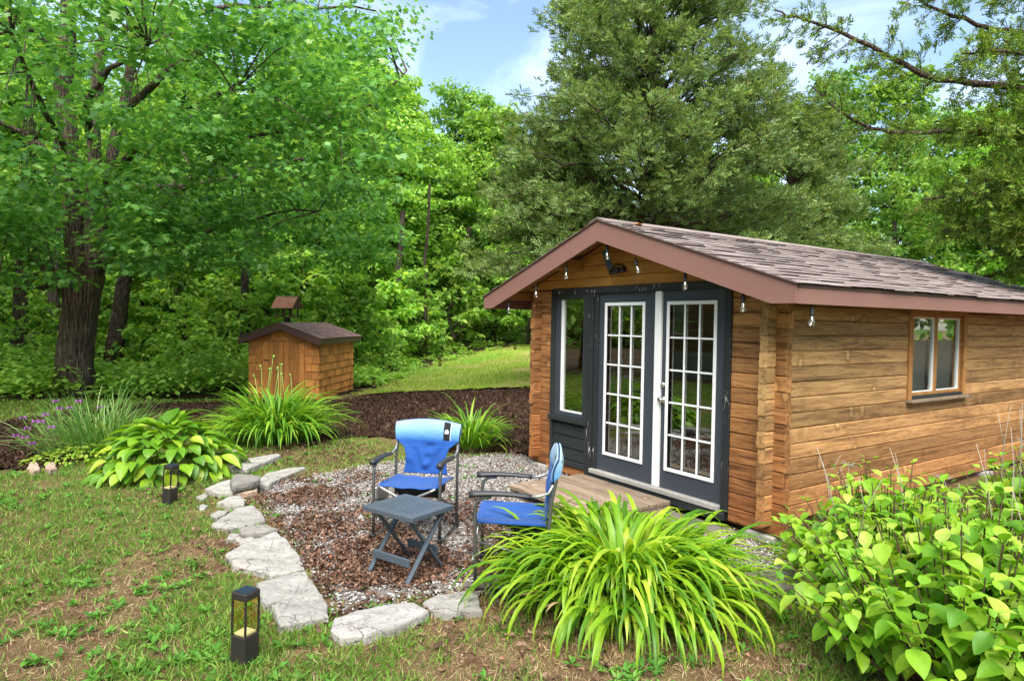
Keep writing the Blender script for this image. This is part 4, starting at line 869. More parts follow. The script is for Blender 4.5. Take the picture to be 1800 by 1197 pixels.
limbs = [([A(172, 475), A(205, 430), A(245, 405), A(290, 350), A(350, 300, 15.2), A(440, 240, 14.5)], .15, .03), ([A(205, 430), A(250, 428), A(310, 425), A(390, 400), A(470, 375), A(560, 372, 15)], .09, .02), ([A(128, 510), A(95, 485), A(55, 455), A(5, 425), A(-90, 370)], .16, .05),
         ([A(112, 300), A(70, 260), A(20, 225, 15.5), A(-60, 190, 15)], .1, .03), ([A(185, 330), A(240, 260, 15), A(320, 200, 13.8), A(420, 150, 13)], .11, .03), ([A(200, 220), A(290, 130, 15), A(400, 60, 14), A(520, -20, 13.5)], .1, .03),
         ([A(165, 250), A(150, 180, 14.6), A(190, 120, 13), A(260, 80, 12.2)], .09, .03), ([A(245, 60, 17), A(360, 20, 17.5), A(520, 10, 18), A(660, 20, 18)], .09, .025), ([A(120, 100), A(40, 40, 15), A(-60, -20, 14)], .09, .03), ([A(190, 330, 16.3), A(300, 330, 18), A(450, 300, 19), A(600, 260, 19)], .09, .025),
         ([A(118, 280), A(100, 230, 14.5), A(60, 150, 13), A(20, 60, 12)], .08, .03), ([A(440, 240, 14.5), A(560, 215, 14.3), A(660, 175, 14.3), A(715, 125, 14.5)], .05, .015), ([A(130, 490), A(90, 500, 14.8), A(40, 510, 14), A(-20, 500, 13.6)], .07, .02)]
for P, a, b in limbs: MB().tube(poly(P, 12, .05), np.linspace(a, b, 12), 8).build('limb', M_BARK, maple, True)
LP = np.concatenate([poly(P, 26, 0) for P, a, b in limbs] + [poly(P, 20, 0)[8:] for P, a, b in stems])
# crown: leafy sprays over a broad uneven dome, hanging lower at its rim
C = []
ctr = A(200, 60); ctr0 = np.array([0.2, 0.0, 8.2])
while len(C) < 900:
    p = ctr0 + unit(1)[0]*np.array([8.2, 8.2, 6.2])*U(.35, 1)**.5
    if p[2] < 2.4+.9*vn(np.array(p[0]*.5), np.array(p[1]*.5), 3)+ (1.3 if np.hypot(p[0], p[1]) < 2.5 else 0): continue
    if fbm(np.array(p[0]*.45+p[2]*.3), np.array(p[1]*.45-p[2]*.4), 8) < .43: continue
    q = p+O3; d = (q-CP) @ fw; px = 900+CF*((q-CP) @ RT)/d; py = 598.5-CF*((q-CP) @ UP)/d      # trim the crown to its measured extent
    if px > 735-.25*max(0, py-150) and py < 420: 
        if px > 760 or random.random() < .8: continue
    if px > 640 and py > 420: continue
    if 70 < px < 215 and 70 < py < 560 and d < 16.4 and random.random() < (.85 if py > 380 else .2): continue
    if py > 470 and px > 60 and random.random() < .85: continue
    if py > 500+.0*px: continue
    if p[2] > 9.8 and random.random() < .6: continue      # upper crown thinned to let more light down onto the shed and undergrowth
    C.append(p)
for (n_, x0_, x1_, y0_, y1_, d0_, d1_) in ((110, -60, 330, -60, 330, 11.5, 15.6), (90, 190, 430, 340, 470, 13, 17), (110, 420, 700, 330, 465, 20.5, 23.5), (110, 330, 700, 20, 330, 11.5, 15), (60, -40, 110, 330, 500, 13, 16)):
    for q_ in range(n_): C.append(A(U(x0_, x1_), U(y0_, y1_), U(d0_, d1_)))
C = np.array(C)
P, d = clusters(C, U(.5, .9, len(C)), 44, .28)
V1 = leaves(MAPLE_V, MAPLE_F, P, d*np.array([1, 1, .3]), .138, .45, .74)
stuff_obj('crown', V1, M_MAPLE, maple, 'layered bright green maple foliage')
tw = MB()
for c in C[::4]:
    j = np.argmin(np.linalg.norm(LP-c, axis=1)); p0 = LP[j]; m_ = (p0+c)/2+np.array([0, 0, .15]); tw.tube([p0, m_, c], [.022, .013, .005], 4, False)
tag(tw.build('twigs', M_BARK, maple), 'thin dark twigs inside the crown', kind='stuff')

# ------------------------------------------------------------------ woodland trees
def tree_variant(seed, h, r, base, ncl, per, lsize, tpl=(OVAL_V, OVAL_F), trunk_r=.2, mat=None):
    global rng
    keep = rng; rng = np.random.default_rng(seed)
    t = MB(); lean = rng.normal(size=2)*.03*h; T = poly([(0, 0, -.3), (lean[0]*.4, lean[1]*.4, h*.35), (lean[0], lean[1], h*.92)], 9, .06); t.tube(T, np.linspace(trunk_r, trunk_r*.2, 9), 8)
    C = []
    while len(C) < ncl:
        f = U(0, 1); z = base+f*(h-base); rr_ = r*(math.sin(min(1, f*1.05+.12)*math.pi*.93)**.7)*(.75+.5*vn(np.array(f*4.0), np.array(seed*3.3), 2)); a = U(0, 2*math.pi); q = U(0.1, 1)**.5*rr_
        C.append((lean[0]*f+q*math.cos(a), lean[1]*f+q*math.sin(a), z+rng.normal()*.2))
    C = np.array(C); P, d = clusters(C, U(.5, 1.0, ncl)*r*.22, per, .42); lv = leaves(tpl[0], tpl[1], P, d*np.array([1, 1, .4]), lsize, .35, .5)
    for c in C[::5]:
        zz = max(base*.6, c[2]-.35*math.hypot(c[0], c[1])-.2); j = np.argmin(abs(T[:, 2]-zz)); t.tube([T[j], (T[j]+c)/2+np.array([0, 0, .1]), c], [.045, .025, .008], 4, False)
    rng = keep
    return t.mesh('trunk', M_BARK2, True), amesh('crown', lv[0], lv[1], mat or M_WOODLEAF)
VAR = [tree_variant(11, 13, 3.2, 2.2, 210, 66, .23, (DIA_V, DIA_F), .18), tree_variant(12, 12, 2.8, 1.8, 200, 66, .20, (DIA_V, DIA_F), .15, M_WOODLEAF2), tree_variant(13, 14, 3.5, 3.4, 220, 66, .25, (DIA_V, DIA_F), .20), tree_variant(14, 9, 2.6, 1.0, 190, 66, .19, (DIA_V, DIA_F), .11)]
SAP = [tree_variant(21, 3.4, 1.25, .5, 60, 26, .20, trunk_r=.035), tree_variant(22, 2.6, 1.1, .35, 55, 26, .19, trunk_r=.03)]
def put_tree(var, px, d, h, label, group=None, name='woodland_tree', h0=None):
    p = at(px, 570, d); z = float(tz(p[0], p[1])); s = h/var[2]
    t = thing(name, label, 'tree', (p[0], p[1], z), U(0, 6.28), group)
    for nm, me in (('trunk', var[0]), ('crown', var[1])):
        o = link(bpy.data.objects.new(nm, me), t); o.scale = (s, s, s)
        if nm == 'crown': tag(o, kind='stuff')
    return t
VAR = [(*v, h) for v, h in zip(VAR, (13, 12, 14, 9))]; SAP = [(*v, h) for v, h in zip(SAP, (3.4, 2.6))]
WG = 'leafy trees of the wood behind the lawn'; WL = 'leafy green tree standing in the dense wood behind'
WLAB = ['tree at the far left of the wood, beyond the maple limbs', 'tree rising directly behind the maple trunk', 'tree behind the gap between the maple and the shed', 'tree rising above the bird feeder', 'tree rising above the shed roof ridge', 'tree just right of the shed in the front row of the wood', 'front row tree left of the open sky gap', 'bright front row tree beneath the open sky gap']
for i, (px, d, h, v) in enumerate([(-80, 27, 14, 0), (70, 28, 14, 2), (300, 28, 14, 2), (455, 29, 14, 2), (560, 30, 14, 2), (640, 31, 13.5, 0), (735, 35, 14, 2), (820, 38, 14, 0),
        (-150, 36, 16, 2), (-30, 35, 16, 0), (130, 34, 16, 1), (240, 37, 16, 2), (370, 35, 16, 0), (500, 36, 16, 1), (590, 37, 15.5, 2), (690, 36, 15, 0), (790, 38, 15, 1), (860, 36, 13, 3), (930, 34, 10, 3),
        (1010, 32, 10, 3), (1250, 33, 9.5, 3), (1400, 28, 9.5, 1), (1480, 27, 11, 1), (1570, 26, 11, 0), (1650, 29, 10.5, 1), (1740, 27, 10, 3), (1850, 26, 11, 0), (1960, 24, 12, 1), (1330, 26, 8.5, 3),
        (-260, 30, 15, 0), (-60, 48, 18, 2), (80, 50, 18, 0), (220, 48, 18, 1), (340, 50, 18, 2), (460, 48, 17, 0), (580, 52, 18, 1), (700, 50, 16, 2), (820, 50, 15, 0), (940, 48, 13, 3), (1060, 46, 12, 1), (1180, 46, 12, 3), (1300, 44, 12, 1), (1440, 44, 13, 0), (1580, 42, 13, 1), (1720, 42, 13, 0), (1860, 42, 14, 2)]):
    put_tree(VAR[v], px, d, h, WLAB[i] if i < 8 else ('leafy tree showing behind the cedars and the cabin roof' if px > 950 else 'leafy tree deep in the wood behind the front row'), WG if px <= 950 else 'trees behind the cabin roof')
for (px, d, h, v, lab) in [(560, 21.5, 3.0, 0, 'leafy sapling right behind the shed roof'), (632, 24.5, 3.4, 1, 'bushy sapling just right of the shed'), (600, 24.5, 4.0, 0, 'taller sapling behind the shed, right of the bird feeder'), (685, 28, 3.8, 1, 'sapling left of the bare leaning trunk'),
        (740, 30.5, 4.0, 0, 'bright sapling right of the bare leaning trunk'), (790, 33, 4.6, 1, 'layered sapling above the middle of the back lawn edge'), (850, 36, 4.4, 0, 'bright sapling left of the cabin eave'), (395, 22, 3.2, 1, 'sapling left of the shed'), (330, 20, 2.6, 0, 'low sapling between the maple and the shed'),
        (250, 21, 2.6, 1, 'low sapling right of the grey leaning trunk'), (60, 20, 2.6, 0, 'low sapling left of the maple trunk'), (10, 22, 3.0, 1, 'sapling at the left edge of the wood'), (480, 24, 3.6, 1, 'sapling behind the bird feeder'), (905, 39, 4.2, 1, 'sapling beneath the left roof tip of the cabin'), (160, 22, 3.4, 1, 'sapling showing right behind the maple trunk'), (300, 25, 4.4, 0, 'tall sapling behind the low sapling near the maple'), (370, 27, 5.0, 1, 'tall sapling left of the bird feeder'), (440, 26, 4.6, 0, 'tall sapling behind the left shed eave'), (520, 27, 5.2, 1, 'tall bright sapling above the shed'), (655, 31, 5.5, 0, 'tall sapling right of the shed'), (722, 34, 5.8, 1, 'tall sapling behind the bare trunk'), (775, 36, 6.4, 0, 'tall sapling left of the pale trunk'), (840, 40, 6.6, 1, 'tall sapling right of the pale trunk'), (100, 25, 4.2, 0, 'tall sapling behind the thin trunk beside the maple'), (215, 26, 4.4, 1, 'tall sapling behind the grey leaning trunk'), (-20, 24, 4.4, 0, 'tall sapling at the far left edge')]:
    put_tree(SAP[v], px, d, h, lab, 'saplings at the edge of the wood', 'sapling')
def bare_trunk(px0, py0, px1, py1, d, r, label):
    a = at(px0, py0, d); a[2] = float(tz(a[0], a[1]))-.1; b = at(px1, py1, d); t = thing('tree_trunk', label, 'tree trunk', tuple(a))
    Q = poly([(0, 0, 0), (b-a)*.5+np.array([.05, 0, 0]), b-a, (b-a)*1.9+np.array([.2, .1, 0])], 14, .015); m = MB(); wavy_trunk(m, Q, np.linspace(r*1.1, r*.7, 14), 12, px0, True); m.build('trunk', M_BARK2, t, True); return t
for a in [(193, 655, 207, 560, 20.5, .27, 'grey leaning trunk just right of the maple'), (30, 655, 38, 480, 21, .22, 'dark straight trunk left of the maple'), (93, 600, 96, 440, 24, .2, 'thin dark trunk tight beside the maple'), (240, 600, 243, 520, 27, .24, 'far dark trunk between grey trunk and shed'),
          (428, 600, 432, 470, 24, .16, 'slim dark trunk left of the bird feeder'), (697, 565, 699, 500, 29, .16, 'short grey trunk among bright saplings'), (805, 575, 812, 500, 35, .2, 'pale trunk beneath the trees left of the cabin'), (748, 560, 748, 470, 31, .08, 'thin black stem in the gap of the wood'), (560, 520, 563, 440, 34, .16, 'far trunk above the shed roof'), (273, 590, 274, 520, 29, .14, 'far thin trunk left of the shed')]: bare_trunk(*a)
for (p, q, d, r, lab) in [((44, 592), (92, 596), 22, .09, 'pale fallen log left of the maple trunk'), ((215, 600), (330, 590), 26, .07, 'thin grey fallen branch behind the grey trunk'), ((300, 535), (420, 520), 28, .05, 'dead brown branch lying across the wood'), ((0, 560), (80, 575), 27, .07, 'dark fallen branch at the left edge')]:
    a = at(*p, d); b = at(*q, d); ln = thing('fallen_log', lab, 'log', tuple(a)); MB().tube(poly([(0, 0, 0), (b-a)*.5+np.array([0, 0, .04]), b-a], 7, .03), np.linspace(r, r*.7, 7), 8).build('wood', M_STEM, ln, True)

# undergrowth: countless low saplings, ferns and ground plants
N = 7000; R_ = 15+29*U(0, 1, N)**1.15; TH_ = U(-.78, .78, N); P0 = CP[None, :2] + R_[:, None]*(np.cos(TH_)[:, None]*fw[None, :2]/np.linalg.norm(fw[:2]) + np.sin(TH_)[:, None]*rt0[None, :2])
ok = inpoly(P0[:, 0], P0[:, 1], np.array([w[:2] for w in WOODS])); P0 = P0[ok]
sl2 = np.array([(p[0]-SX)*math.cos(-STH)-(p[1]-SY)*math.sin(-STH) for p in P0]); sv2 = np.array([(p[0]-SX)*math.sin(-STH)+(p[1]-SY)*math.cos(-STH) for p in P0])
P0 = P0[~((sl2 > -SW-.3) & (sl2 < .3) & (sv2 > -.5) & (sv2 < SD+.3))]
for bx_, by_ in (at(657, 690, 18.6)[:2], at(773, 645, 26.5)[:2], at(905, 616, 32)[:2], at(657, 690, 18.6)[:2]+np.array([.8, -.6])): P0 = P0[np.hypot(P0[:, 0]-bx_, P0[:, 1]-by_) > 1.25]
n = len(P0); Hh = U(.3, .85, n)+.9*(fbm(P0[:, 0]*.5, P0[:, 1]*.5, 3) > .52)*U(0.2, 1, n); Z0 = tz(P0[:, 0], P0[:, 1])
LE = np.array([p[:2] for p in BACKLAWN[:7]]); LE = np.concatenate([np.linspace(LE[i], LE[i+1], 12) for i in range(6)]); dl_ = np.min(np.hypot(P0[:, 0][:, None]-LE[None, :, 0], P0[:, 1][:, None]-LE[None, :, 1]), axis=1); Hh = Hh*np.clip(dl_/2.4, .22, 1)
Pc = np.repeat(np.stack([P0[:, 0], P0[:, 1], Z0], 1), 28, axis=0); Hr = np.repeat(Hh, 28); an = U(0, 6.28, len(Pc)); f = U(.25, 1, len(Pc)); rad = Hr*U(.15, .75, len(Pc))*(1.15-f*.6)
d_ = np.stack([np.cos(an), np.sin(an), np.zeros(len(an))], 1); Pp = Pc+d_*rad[:, None]; Pp[:, 2] += Hr*f
NF = 2300; FA = U(1.3, 4.2, NF); FC = np.stack([CP[0]+np.cos(FA)*U(52, 66, NF), CP[1]+np.sin(FA)*U(52, 66, NF), np.where(U(0, 1, NF) < .55, U(-.5, 3.5, NF), U(0, 1, NF)*12)], 1); Pf, df = clusters(FC, U(1.2, 2.4, NF), 20, .6)
stuff_obj('far_wood', leaves(DIA_V, DIA_F, Pf, df, 1.05, .3, .4), M_WOODLEAF, None, 'dense far foliage closing the view through the wood', 'wood')
stuff_obj('undergrowth', leaves(DIA_V, DIA_F, Pp, d_, .185, .15, .78), M_UNDER, None, 'mass of low saplings and ferns carpeting the wood edge', 'undergrowth')

# ------------------------------------------------------------------ cedars
def cedar(label, base, h, r, seed, nb, mat, per=1.0, size=.24, zlow=.06, name='cedar_tree', sparse=.0):
    global rng
    keep = rng; rng = np.random.default_rng(seed); t = thing(name, label, 'tree', tuple(base))
    T = poly([(0, 0, -.3), (.1, .05, h*.5), (-.05, .1, h)], 14, .04); MB().tube(T, np.linspace(.26, .03, 14), 10).build('trunk', M_CBARK, t, True)
    bm_ = MB(); PP = []; DD = []
    for i in range(nb):
        f = zlow+(1-zlow)*U(0, 1)**1.0; z = f*h; L = r*(1-f)**.62*U(.72, 1.12)*(1.0 if f > .16 else .85)+.35; a = U(0, 6.283); up_ = U(.05, .75)+f*.6
        dr = np.array([math.cos(a), math.sin(a), up_]); j = np.argmin(abs(T[:, 2]-z)); p0 = T[j].copy(); p0[2] = z
        nn = 9; Q = np.array([p0+dr*L*k/(nn-1)+np.array([0, 0, -.42*up_*L*(k/(nn-1))**2 - .10*L*(k/(nn-1))**2]) for k in range(nn)]); Q[1:] += rng.normal(size=(nn-1, 3))*.05*L/3
        bm_.tube(Q, np.linspace(.03*L/3+.012, .005, nn), 5, False)
        k = int(L*34*per); s = U(.18, 1, k)**.75; ii = np.minimum((s*(nn-1)).astype(int), nn-2); ff = (s*(nn-1)-ii)[:, None]; q = Q[ii]*(1-ff)+Q[ii+1]*ff
        side = np.cross(dr, (0, 0, 1)); side /= np.linalg.norm(side); w = U(-1, 1, k)*(.55*L*.42)*(1.1-s*.75)
        dd = dr[None]*.7+side[None]*np.sign(w)[:, None]*.8+rng.normal(size=(k, 3))*.35
        q = q+side[None]*w[:, None]+dr[None]*abs(w)[:, None]*.5; q[:, 2] += rng.normal(size=k)*.10-abs(w)*.12; PP.append(q); DD.append(dd)
    tag(bm_.build('branches', M_CBARK, t, True), kind='stuff'); PP = np.concatenate(PP); DD = np.concatenate(DD); DD[:, 2] -= .15
    cl = clusters(PP, .14, 3, .8); DD = np.repeat(DD, 3, axis=0)+unit(len(cl[0]))*.5; lv = scatter(SPRAY_V, SPRAY_F, cl[0], frames(DD, unit(len(DD))*.6+np.array([0, 0, .6])), U(.6, 1.25, len(DD))*size)
    rng = keep; stuff_obj('crown', lv, mat, t); return t
b = at(1130, 570, 16.5); b[2] = float(tz(b[0], b[1])); cedar('tall broad grey green cedar rising behind the cabin roof', b, 11.6, 4.6, 31, 290, M_CEDAR, .54, .22, .17)
b = at(985, 570, 18.5); b[2] = float(tz(b[0], b[1])); c0 = cedar('drooping cedar left of the cabin roof', b, 7.0, 2.8, 32, 95, M_CEDAR, .9, .19, .36)
def cedar_copy(label, px, d, s, rz):
    b = at(px, 570, d); t = thing('cedar_tree', label, 'tree', (b[0], b[1], float(tz(b[0], b[1]))), rz)
    for ch in list(c0.children): o = ch.copy(); COL.objects.link(o); o.parent = t; o.scale = (s, s, s)
cedar_copy('shorter cedar behind the middle of the cabin roof', 1390, 19, 1.05, 2.0)
cedar_copy('cedar standing behind the right half of the cabin gable', 1240, 21, .9, 4.1)
# near cedar at the right edge, with long bare reaching branches
nb0 = at(1985, 570, 8.6); nb0[2] = float(tz(nb0[0], nb0[1]))
nc = thing('cedar_tree', 'near cedar at the right edge with long branches reaching over the roof', 'tree', tuple(nb0)); On = nb0
B = lambda px, py, d=8.6: at(px, py, d)-On
MB().tube(poly([(0, 0, -.2), B(1990, 300), B(1985, 0), B(1990, -250)], 14, .03), np.linspace(.24, .12, 14), 12).build('trunk', M_CBARK, nc, True)
BR = [([B(1985, 200), B(1880, 165), B(1745, 152), B(1650, 140), B(1560, 100), B(1480, 55), B(1400, 30), B(1362, 18)], .06, .010, 1.0), ([B(1985, 260), B(1850, 235), B(1700, 228), B(1600, 236), B(1530, 225), B(1470, 190), B(1425, 150)], .05, .008, 1.0), ([B(1985, 80), B(1850, 70), B(1740, 50), B(1650, 20), B(1580, -20)], .05, .01, 1.4),
      ([B(1985, 330), B(1880, 320), B(1780, 330), B(1690, 345), B(1620, 350)], .045, .008, 1.9), ([B(1985, 420), B(1900, 400), B(1800, 400), B(1720, 395), B(1655, 405)], .045, .008, 2.2), ([B(1985, 480), B(1900, 470), B(1830, 465), B(1760, 445)], .045, .008, 2.6), ([B(1985, 0), B(1880, -5), B(1780, -30), B(1700, -60)], .045, .008, 1.8),
      ([B(1985, 150), B(1900, 110, 8.2), B(1820, 95, 8), B(1740, 90, 7.9), B(1690, 95, 7.9)], .04, .008, 1.5), ([B(1985, 300), B(1900, 260, 8.2), B(1830, 230, 8), B(1760, 225, 8), B(1700, 235, 8)], .04, .008, 2.6), ([B(1985, 380), B(1900, 350, 8.2), B(1830, 330, 8), B(1770, 320, 8), B(1710, 315, 8)], .04, .008, 2.6), ([B(1985, 300, 9), B(1890, 290, 9.4), B(1800, 290, 9.6), B(1740, 300, 9.6)], .04, .008, 1.8),
      ([B(1985, 220), B(1900, 200, 8.4), B(1820, 190, 8.3), B(1750, 185, 8.3)], .04, .008, 1.6), ([B(1985, 460), B(1900, 430, 8.2), B(1840, 400, 8.1), B(1790, 390, 8.1), B(1730, 380, 8.1)], .04, .008, 2.6)]
PP = []; DD = []
for (pts, r0, r1, dens) in BR:
    Q = poly(pts, 22, .012); MB().tube(Q, np.linspace(r0, r1, 22), 7).build('branch', M_CBARK, nc, True); L = np.linalg.norm(np.diff(Q, axis=0), axis=1).sum(); sub = MB()
    for k in range(int(L*12*dens)):                        # side twigs
        s = U(.22, 1); i = int(s*20); p0 = Q[i]; dr = Q[i+1]-Q[i]; dr /= np.linalg.norm(dr); v = unit(1)[0]*np.array([1, 1, .55]); v = v-dr*(v @ dr); v /= np.linalg.norm(v)+1e-9; ln = U(.15, .62)*(1.15-.5*s); e = p0+(dr*.55+v*.8)*ln+np.array([0, 0, -.05])
        sub.tube([p0, (p0+e)/2+np.array([0, 0, .03]), e], [.008, .005, .002], 4, False); m_ = max(3, int(ln*17)); f = U(.2, 1, m_)[:, None]; PP.append(p0+(e-p0)*f+rng.normal(size=(m_, 3))*.035); DD.append(np.repeat((dr*.5+v*.6)[None], m_, axis=0))
    tag(sub.build('twigs', M_CBARK, nc), kind='stuff')
PP = np.concatenate(PP); DD = np.concatenate(DD); cl = clusters(PP, .06, 3, .8); DD = np.repeat(DD, 3, axis=0)+unit(len(cl[0]))*.65
stuff_obj('crown', scatter(SPRAY_V, SPRAY_F, cl[0], frames(DD, unit(len(DD))), U(.55, 1.2, len(DD))*.13), M_CEDAR2, nc, 'scaly yellow green sprays with a few rusty tips')
# ------------------------------------------------------------------ strap leaved plants (each leaf is a part)
def strap_mesh(L, w, a0, bend, power, mat, twist=0.0, seg=9, name='leaf'):
    """arching blade: starts at angle a0 from vertical, bends over by 'bend' radians along its length"""
    m = MB(); x = z = 0.0; rows = []
    for i in range(seg+1):
        s = i/seg; th = a0+bend*s**power; wd = w*(.62+.38*min(1, s*3))*(1-max(0, (s-.45)/.55)**2.2)+.0006; tw = twist*s; dy, dz = math.cos(tw), math.sin(tw)
        nx, nz = math.cos(th), -math.sin(th)
        rows.append([(x, -wd*dy, z-wd*dz*.6+wd*.35), (x-nx*0+.0, 0, z-.0), (x, wd*dy, z+wd*dz*.6+wd*.35)]); x += math.sin(th)*L/seg; z += math.cos(th)*L/seg
    m.grid(rows); return m.mesh(name, mat, True)
def strap_clump(name, label, cat_, base, n, nmax, Lr, wr, spread, mat, base_r, seed, bendr=(1.2, 2.6), a0r=(.05, .75), grp=None, sxy=(1, 1)):
    rr = random.Random(seed); t = thing(name, label, cat_, tuple(base), 0, grp); var = []
    for i in range(26):
        q = i/25; var.append((strap_mesh(rr.uniform(*Lr)*(1.0-.12*q), rr.uniform(*wr), a0r[0]+(a0r[1]-a0r[0])*q+rr.uniform(-.06, .06), rr.uniform(*bendr), rr.uniform(1.1, 2.0), mat, rr.uniform(-.5, .5)), q))
    Ms = []
    for i in range(n):
        k = rr.randrange(26); me, q = var[k]; a = rr.uniform(0, 2*math.pi); r = base_r*math.sqrt(rr.random())*(.35+.65*q)*1.2; off = rr.uniform(-.9, .9)
        loc = Vector((r*math.cos(a)*sxy[0], r*math.sin(a)*sxy[1], rr.uniform(-.02, .01))); s = rr.uniform(.72, 1.12)
        Ms.append((me, Matrix.Translation(Vector(base)+loc) @ Matrix.Rotation(a+off*.7, 4, 'Z') @ Matrix.Rotation(rr.uniform(-.08, .08), 4, 'X') @ Matrix.Diagonal((s, s*rr.uniform(.8, 1.15), s*rr.uniform(.9, 1.1), 1))))
    Ms.sort(key=lambda e: (e[1] @ Vector((.35, 0, .3)) - Vector(CP)).length)
    for me, M in Ms[:nmax]: place('leaf', me, M, t)
    if len(Ms) > nmax:
        parts = []
        for me, M in Ms[nmax:]:
            v = np.empty(len(me.vertices)*3, np.float32); me.vertices.foreach_get('co', v); v = v.reshape(-1, 3) @ np.array(M.to_3x3()).T + np.array(M.translation) - np.array(base)
            parts.append((v, np.array([tuple(p.vertices) for p in me.polygons])))
        stuff_obj('leaves', cat(parts), mat, t, 'further arching leaves behind', smooth=True)
    return t
gp = lambda x, y: np.array([x, y, float(tz(x, y))])
strap_clump('daylily', 'big foreground daylily clump of arching lime green leaves', 'plant', gp(3.50, -1.80), 1450, 300, (.60, .92), (.012, .0205), 1, M_LILY, .58, 5, (1.8, 3.2), (.03, .72), 'daylily clumps', (1.0, 1.0))
strap_clump('daylily', 'small daylily clump squeezed between the corner and the hydrangea', 'plant', gp(4.28, -.62), 110, 110, (.45, .72), (.008, .013), 1, M_LILY, .16, 6, (1.3, 2.6), (.05, .8), 'daylily clumps')
lc = G(487, 783); t3 = strap_clump('daylily', 'tall daylily clump with budding stalks in front of the shed', 'plant', gp(lc[0]-.35, lc[1]+.05), 620, 300, (.85, 1.2), (.014, .022), 1, M_LILY2, .55, 7, (1.2, 2.7), (.04, .7), 'daylily clumps')
for i in range(9):
    a = random.uniform(0, 6.28); r = random.uniform(.05, .5); h = random.uniform(.95, 1.28); x, y = r*math.cos(a), r*math.sin(a); k = random.uniform(-.12, .12)
    s = MB().tube([(x, y, .1), (x+k*.4, y, h*.6), (x+k, y+k*.5, h)], [.004, .0035, .003], 5).build('flower_stalk', M_SCAPE, t3, True)
    for q in range(2): MB().lathe([(.003, 0), (.008, .015), (.009, .032), (.003, .05)], 7, Matrix.Translation((x+k, y+k*.5, h-.01)) @ Matrix.Rotation(random.uniform(-.6, .6), 4, 'X')).build('bud', M_SCAPE, s, True)
ld = G(822, 792); strap_clump('daylily', 'smaller daylily clump at the mulch edge behind the facing chair', 'plant', gp(ld[0]-.1, ld[1]+.1), 240, 240, (.62, .95), (.010, .017), 1, M_LILY2, .28, 8, (.9, 2.3), (.05, .75), 'daylily clumps')
ic = G(165, 800); t5 = strap_clump('iris', 'tall grassy iris clump with purple flowers by the maple', 'plant', gp(ic[0]-.1, ic[1]+.1), 620, 300, (.6, 1.05), (.004, .009), 1, M_IRIS, .62, 9, (.2, 1.7), (.02, .75))
for (px, py, d) in [(98, 706, 8.6), (138, 706, 8.6), (104, 719, 8.4), (122, 718, 8.5), (176, 717, 8.8), (40, 735, 8.3), (62, 742, 8.1), (72, 742, 8.1), (90, 752, 8.0), (56, 780, 8.0), (28, 766, 8.2), (44, 770, 8.1), (80, 730, 8.3), (48, 754, 8.2)]:
    p = at(px, py, d)-np.array(t5.location); fl = thing('iris_flower', 'x', 'flower') if False else None
    st_ = MB().tube([(p[0]*.6, p[1]*.6, .05), (p[0]*.9, p[1]*.9, p[2]*.6), tuple(p)], [.004, .003, .003], 5).build('flower_stalk', M_SCAPE, t5, True); m = MB()
    for k in range(6):
        a = k*1.047+random.uniform(-.2, .2); dn = -.02 if k % 2 else .03; ca, sa = math.cos(a), math.sin(a); b0 = len(m.v); L = .048
        m.v += [(p[0], p[1], p[2]), (p[0]+ca*L*.5-sa*.016, p[1]+sa*L*.5+ca*.016, p[2]+.018), (p[0]+ca*L, p[1]+sa*L, p[2]+dn), (p[0]+ca*L*.5+sa*.016, p[1]+sa*L*.5-ca*.016, p[2]+.018)]; m.f.append((b0, b0+1, b0+2, b0+3))
    m.build('flower', M_PETAL, st_, True)

da = [o for o in bpy.data.objects if o.get('label', '').startswith('big foreground daylily')][0]; rr = random.Random(77)
DV = [strap_mesh(rr.uniform(.35, .6), rr.uniform(.007, .011), rr.uniform(1.0, 1.35), rr.uniform(.2, .7), 1.5, M_STRAW, rr.uniform(-.8, .8), 6) for _ in range(6)]
for i in range(46):
    a = rr.uniform(0, 6.28); r = rr.uniform(.2, .62); place('dead_leaf', rr.choice(DV), Matrix.Translation(da.location + Vector((r*math.cos(a), r*math.sin(a), rr.uniform(.03, .16)))) @ Matrix.Rotation(a+rr.uniform(-.8, .8), 4, 'Z'), da)

# ------------------------------------------------------------------ hosta
def broad_leaf(L, w, curl, fold, mat, petiole=.0, seg=7, name='leaf', tipw=2.0):
    m = MB(); rows = []; 
    for i in range(seg+1):
        s = i/seg; wd = w*math.sin(math.pi*min(1, s**.72*.97+.03))**.85*(1 if s < .97 else .2)+.001; th = curl*s; x = L*(math.sin(th)/curl if abs(curl) > 1e-3 else s); z = -L*(1-math.cos(th))/(curl if abs(curl) > 1e-3 else 1)
        rip = .05*w*math.sin(s*9)
        rows.append([(x, -wd, z+fold*wd+rip), (x, -wd*.5, z+fold*wd*.35), (x, 0, z-.03*w), (x, wd*.5, z+fold*wd*.35), (x, wd, z+fold*wd-rip)])
    m.grid(rows)
    if petiole > 0: m.tube([(-petiole*.9, 0, -petiole*.55), (-petiole*.4, 0, -petiole*.12), (0.01, 0, -.002)], [.006, .005, .004], 4, False)
    return m.mesh(name, mat, True)
hp = G(283, 838); hb_ = gp(hp[0]-.25, hp[1]+.1); ht = thing('hosta', 'broad lime green hosta mound behind the leaning path light', 'plant', tuple(hb_)); rr = random.Random(12)
HV = [broad_leaf(rr.uniform(.19, .30), rr.uniform(.052, .083), rr.uniform(.5, 1.25), rr.uniform(.15, .5), M_HOSTA, .12) for _ in range(14)]
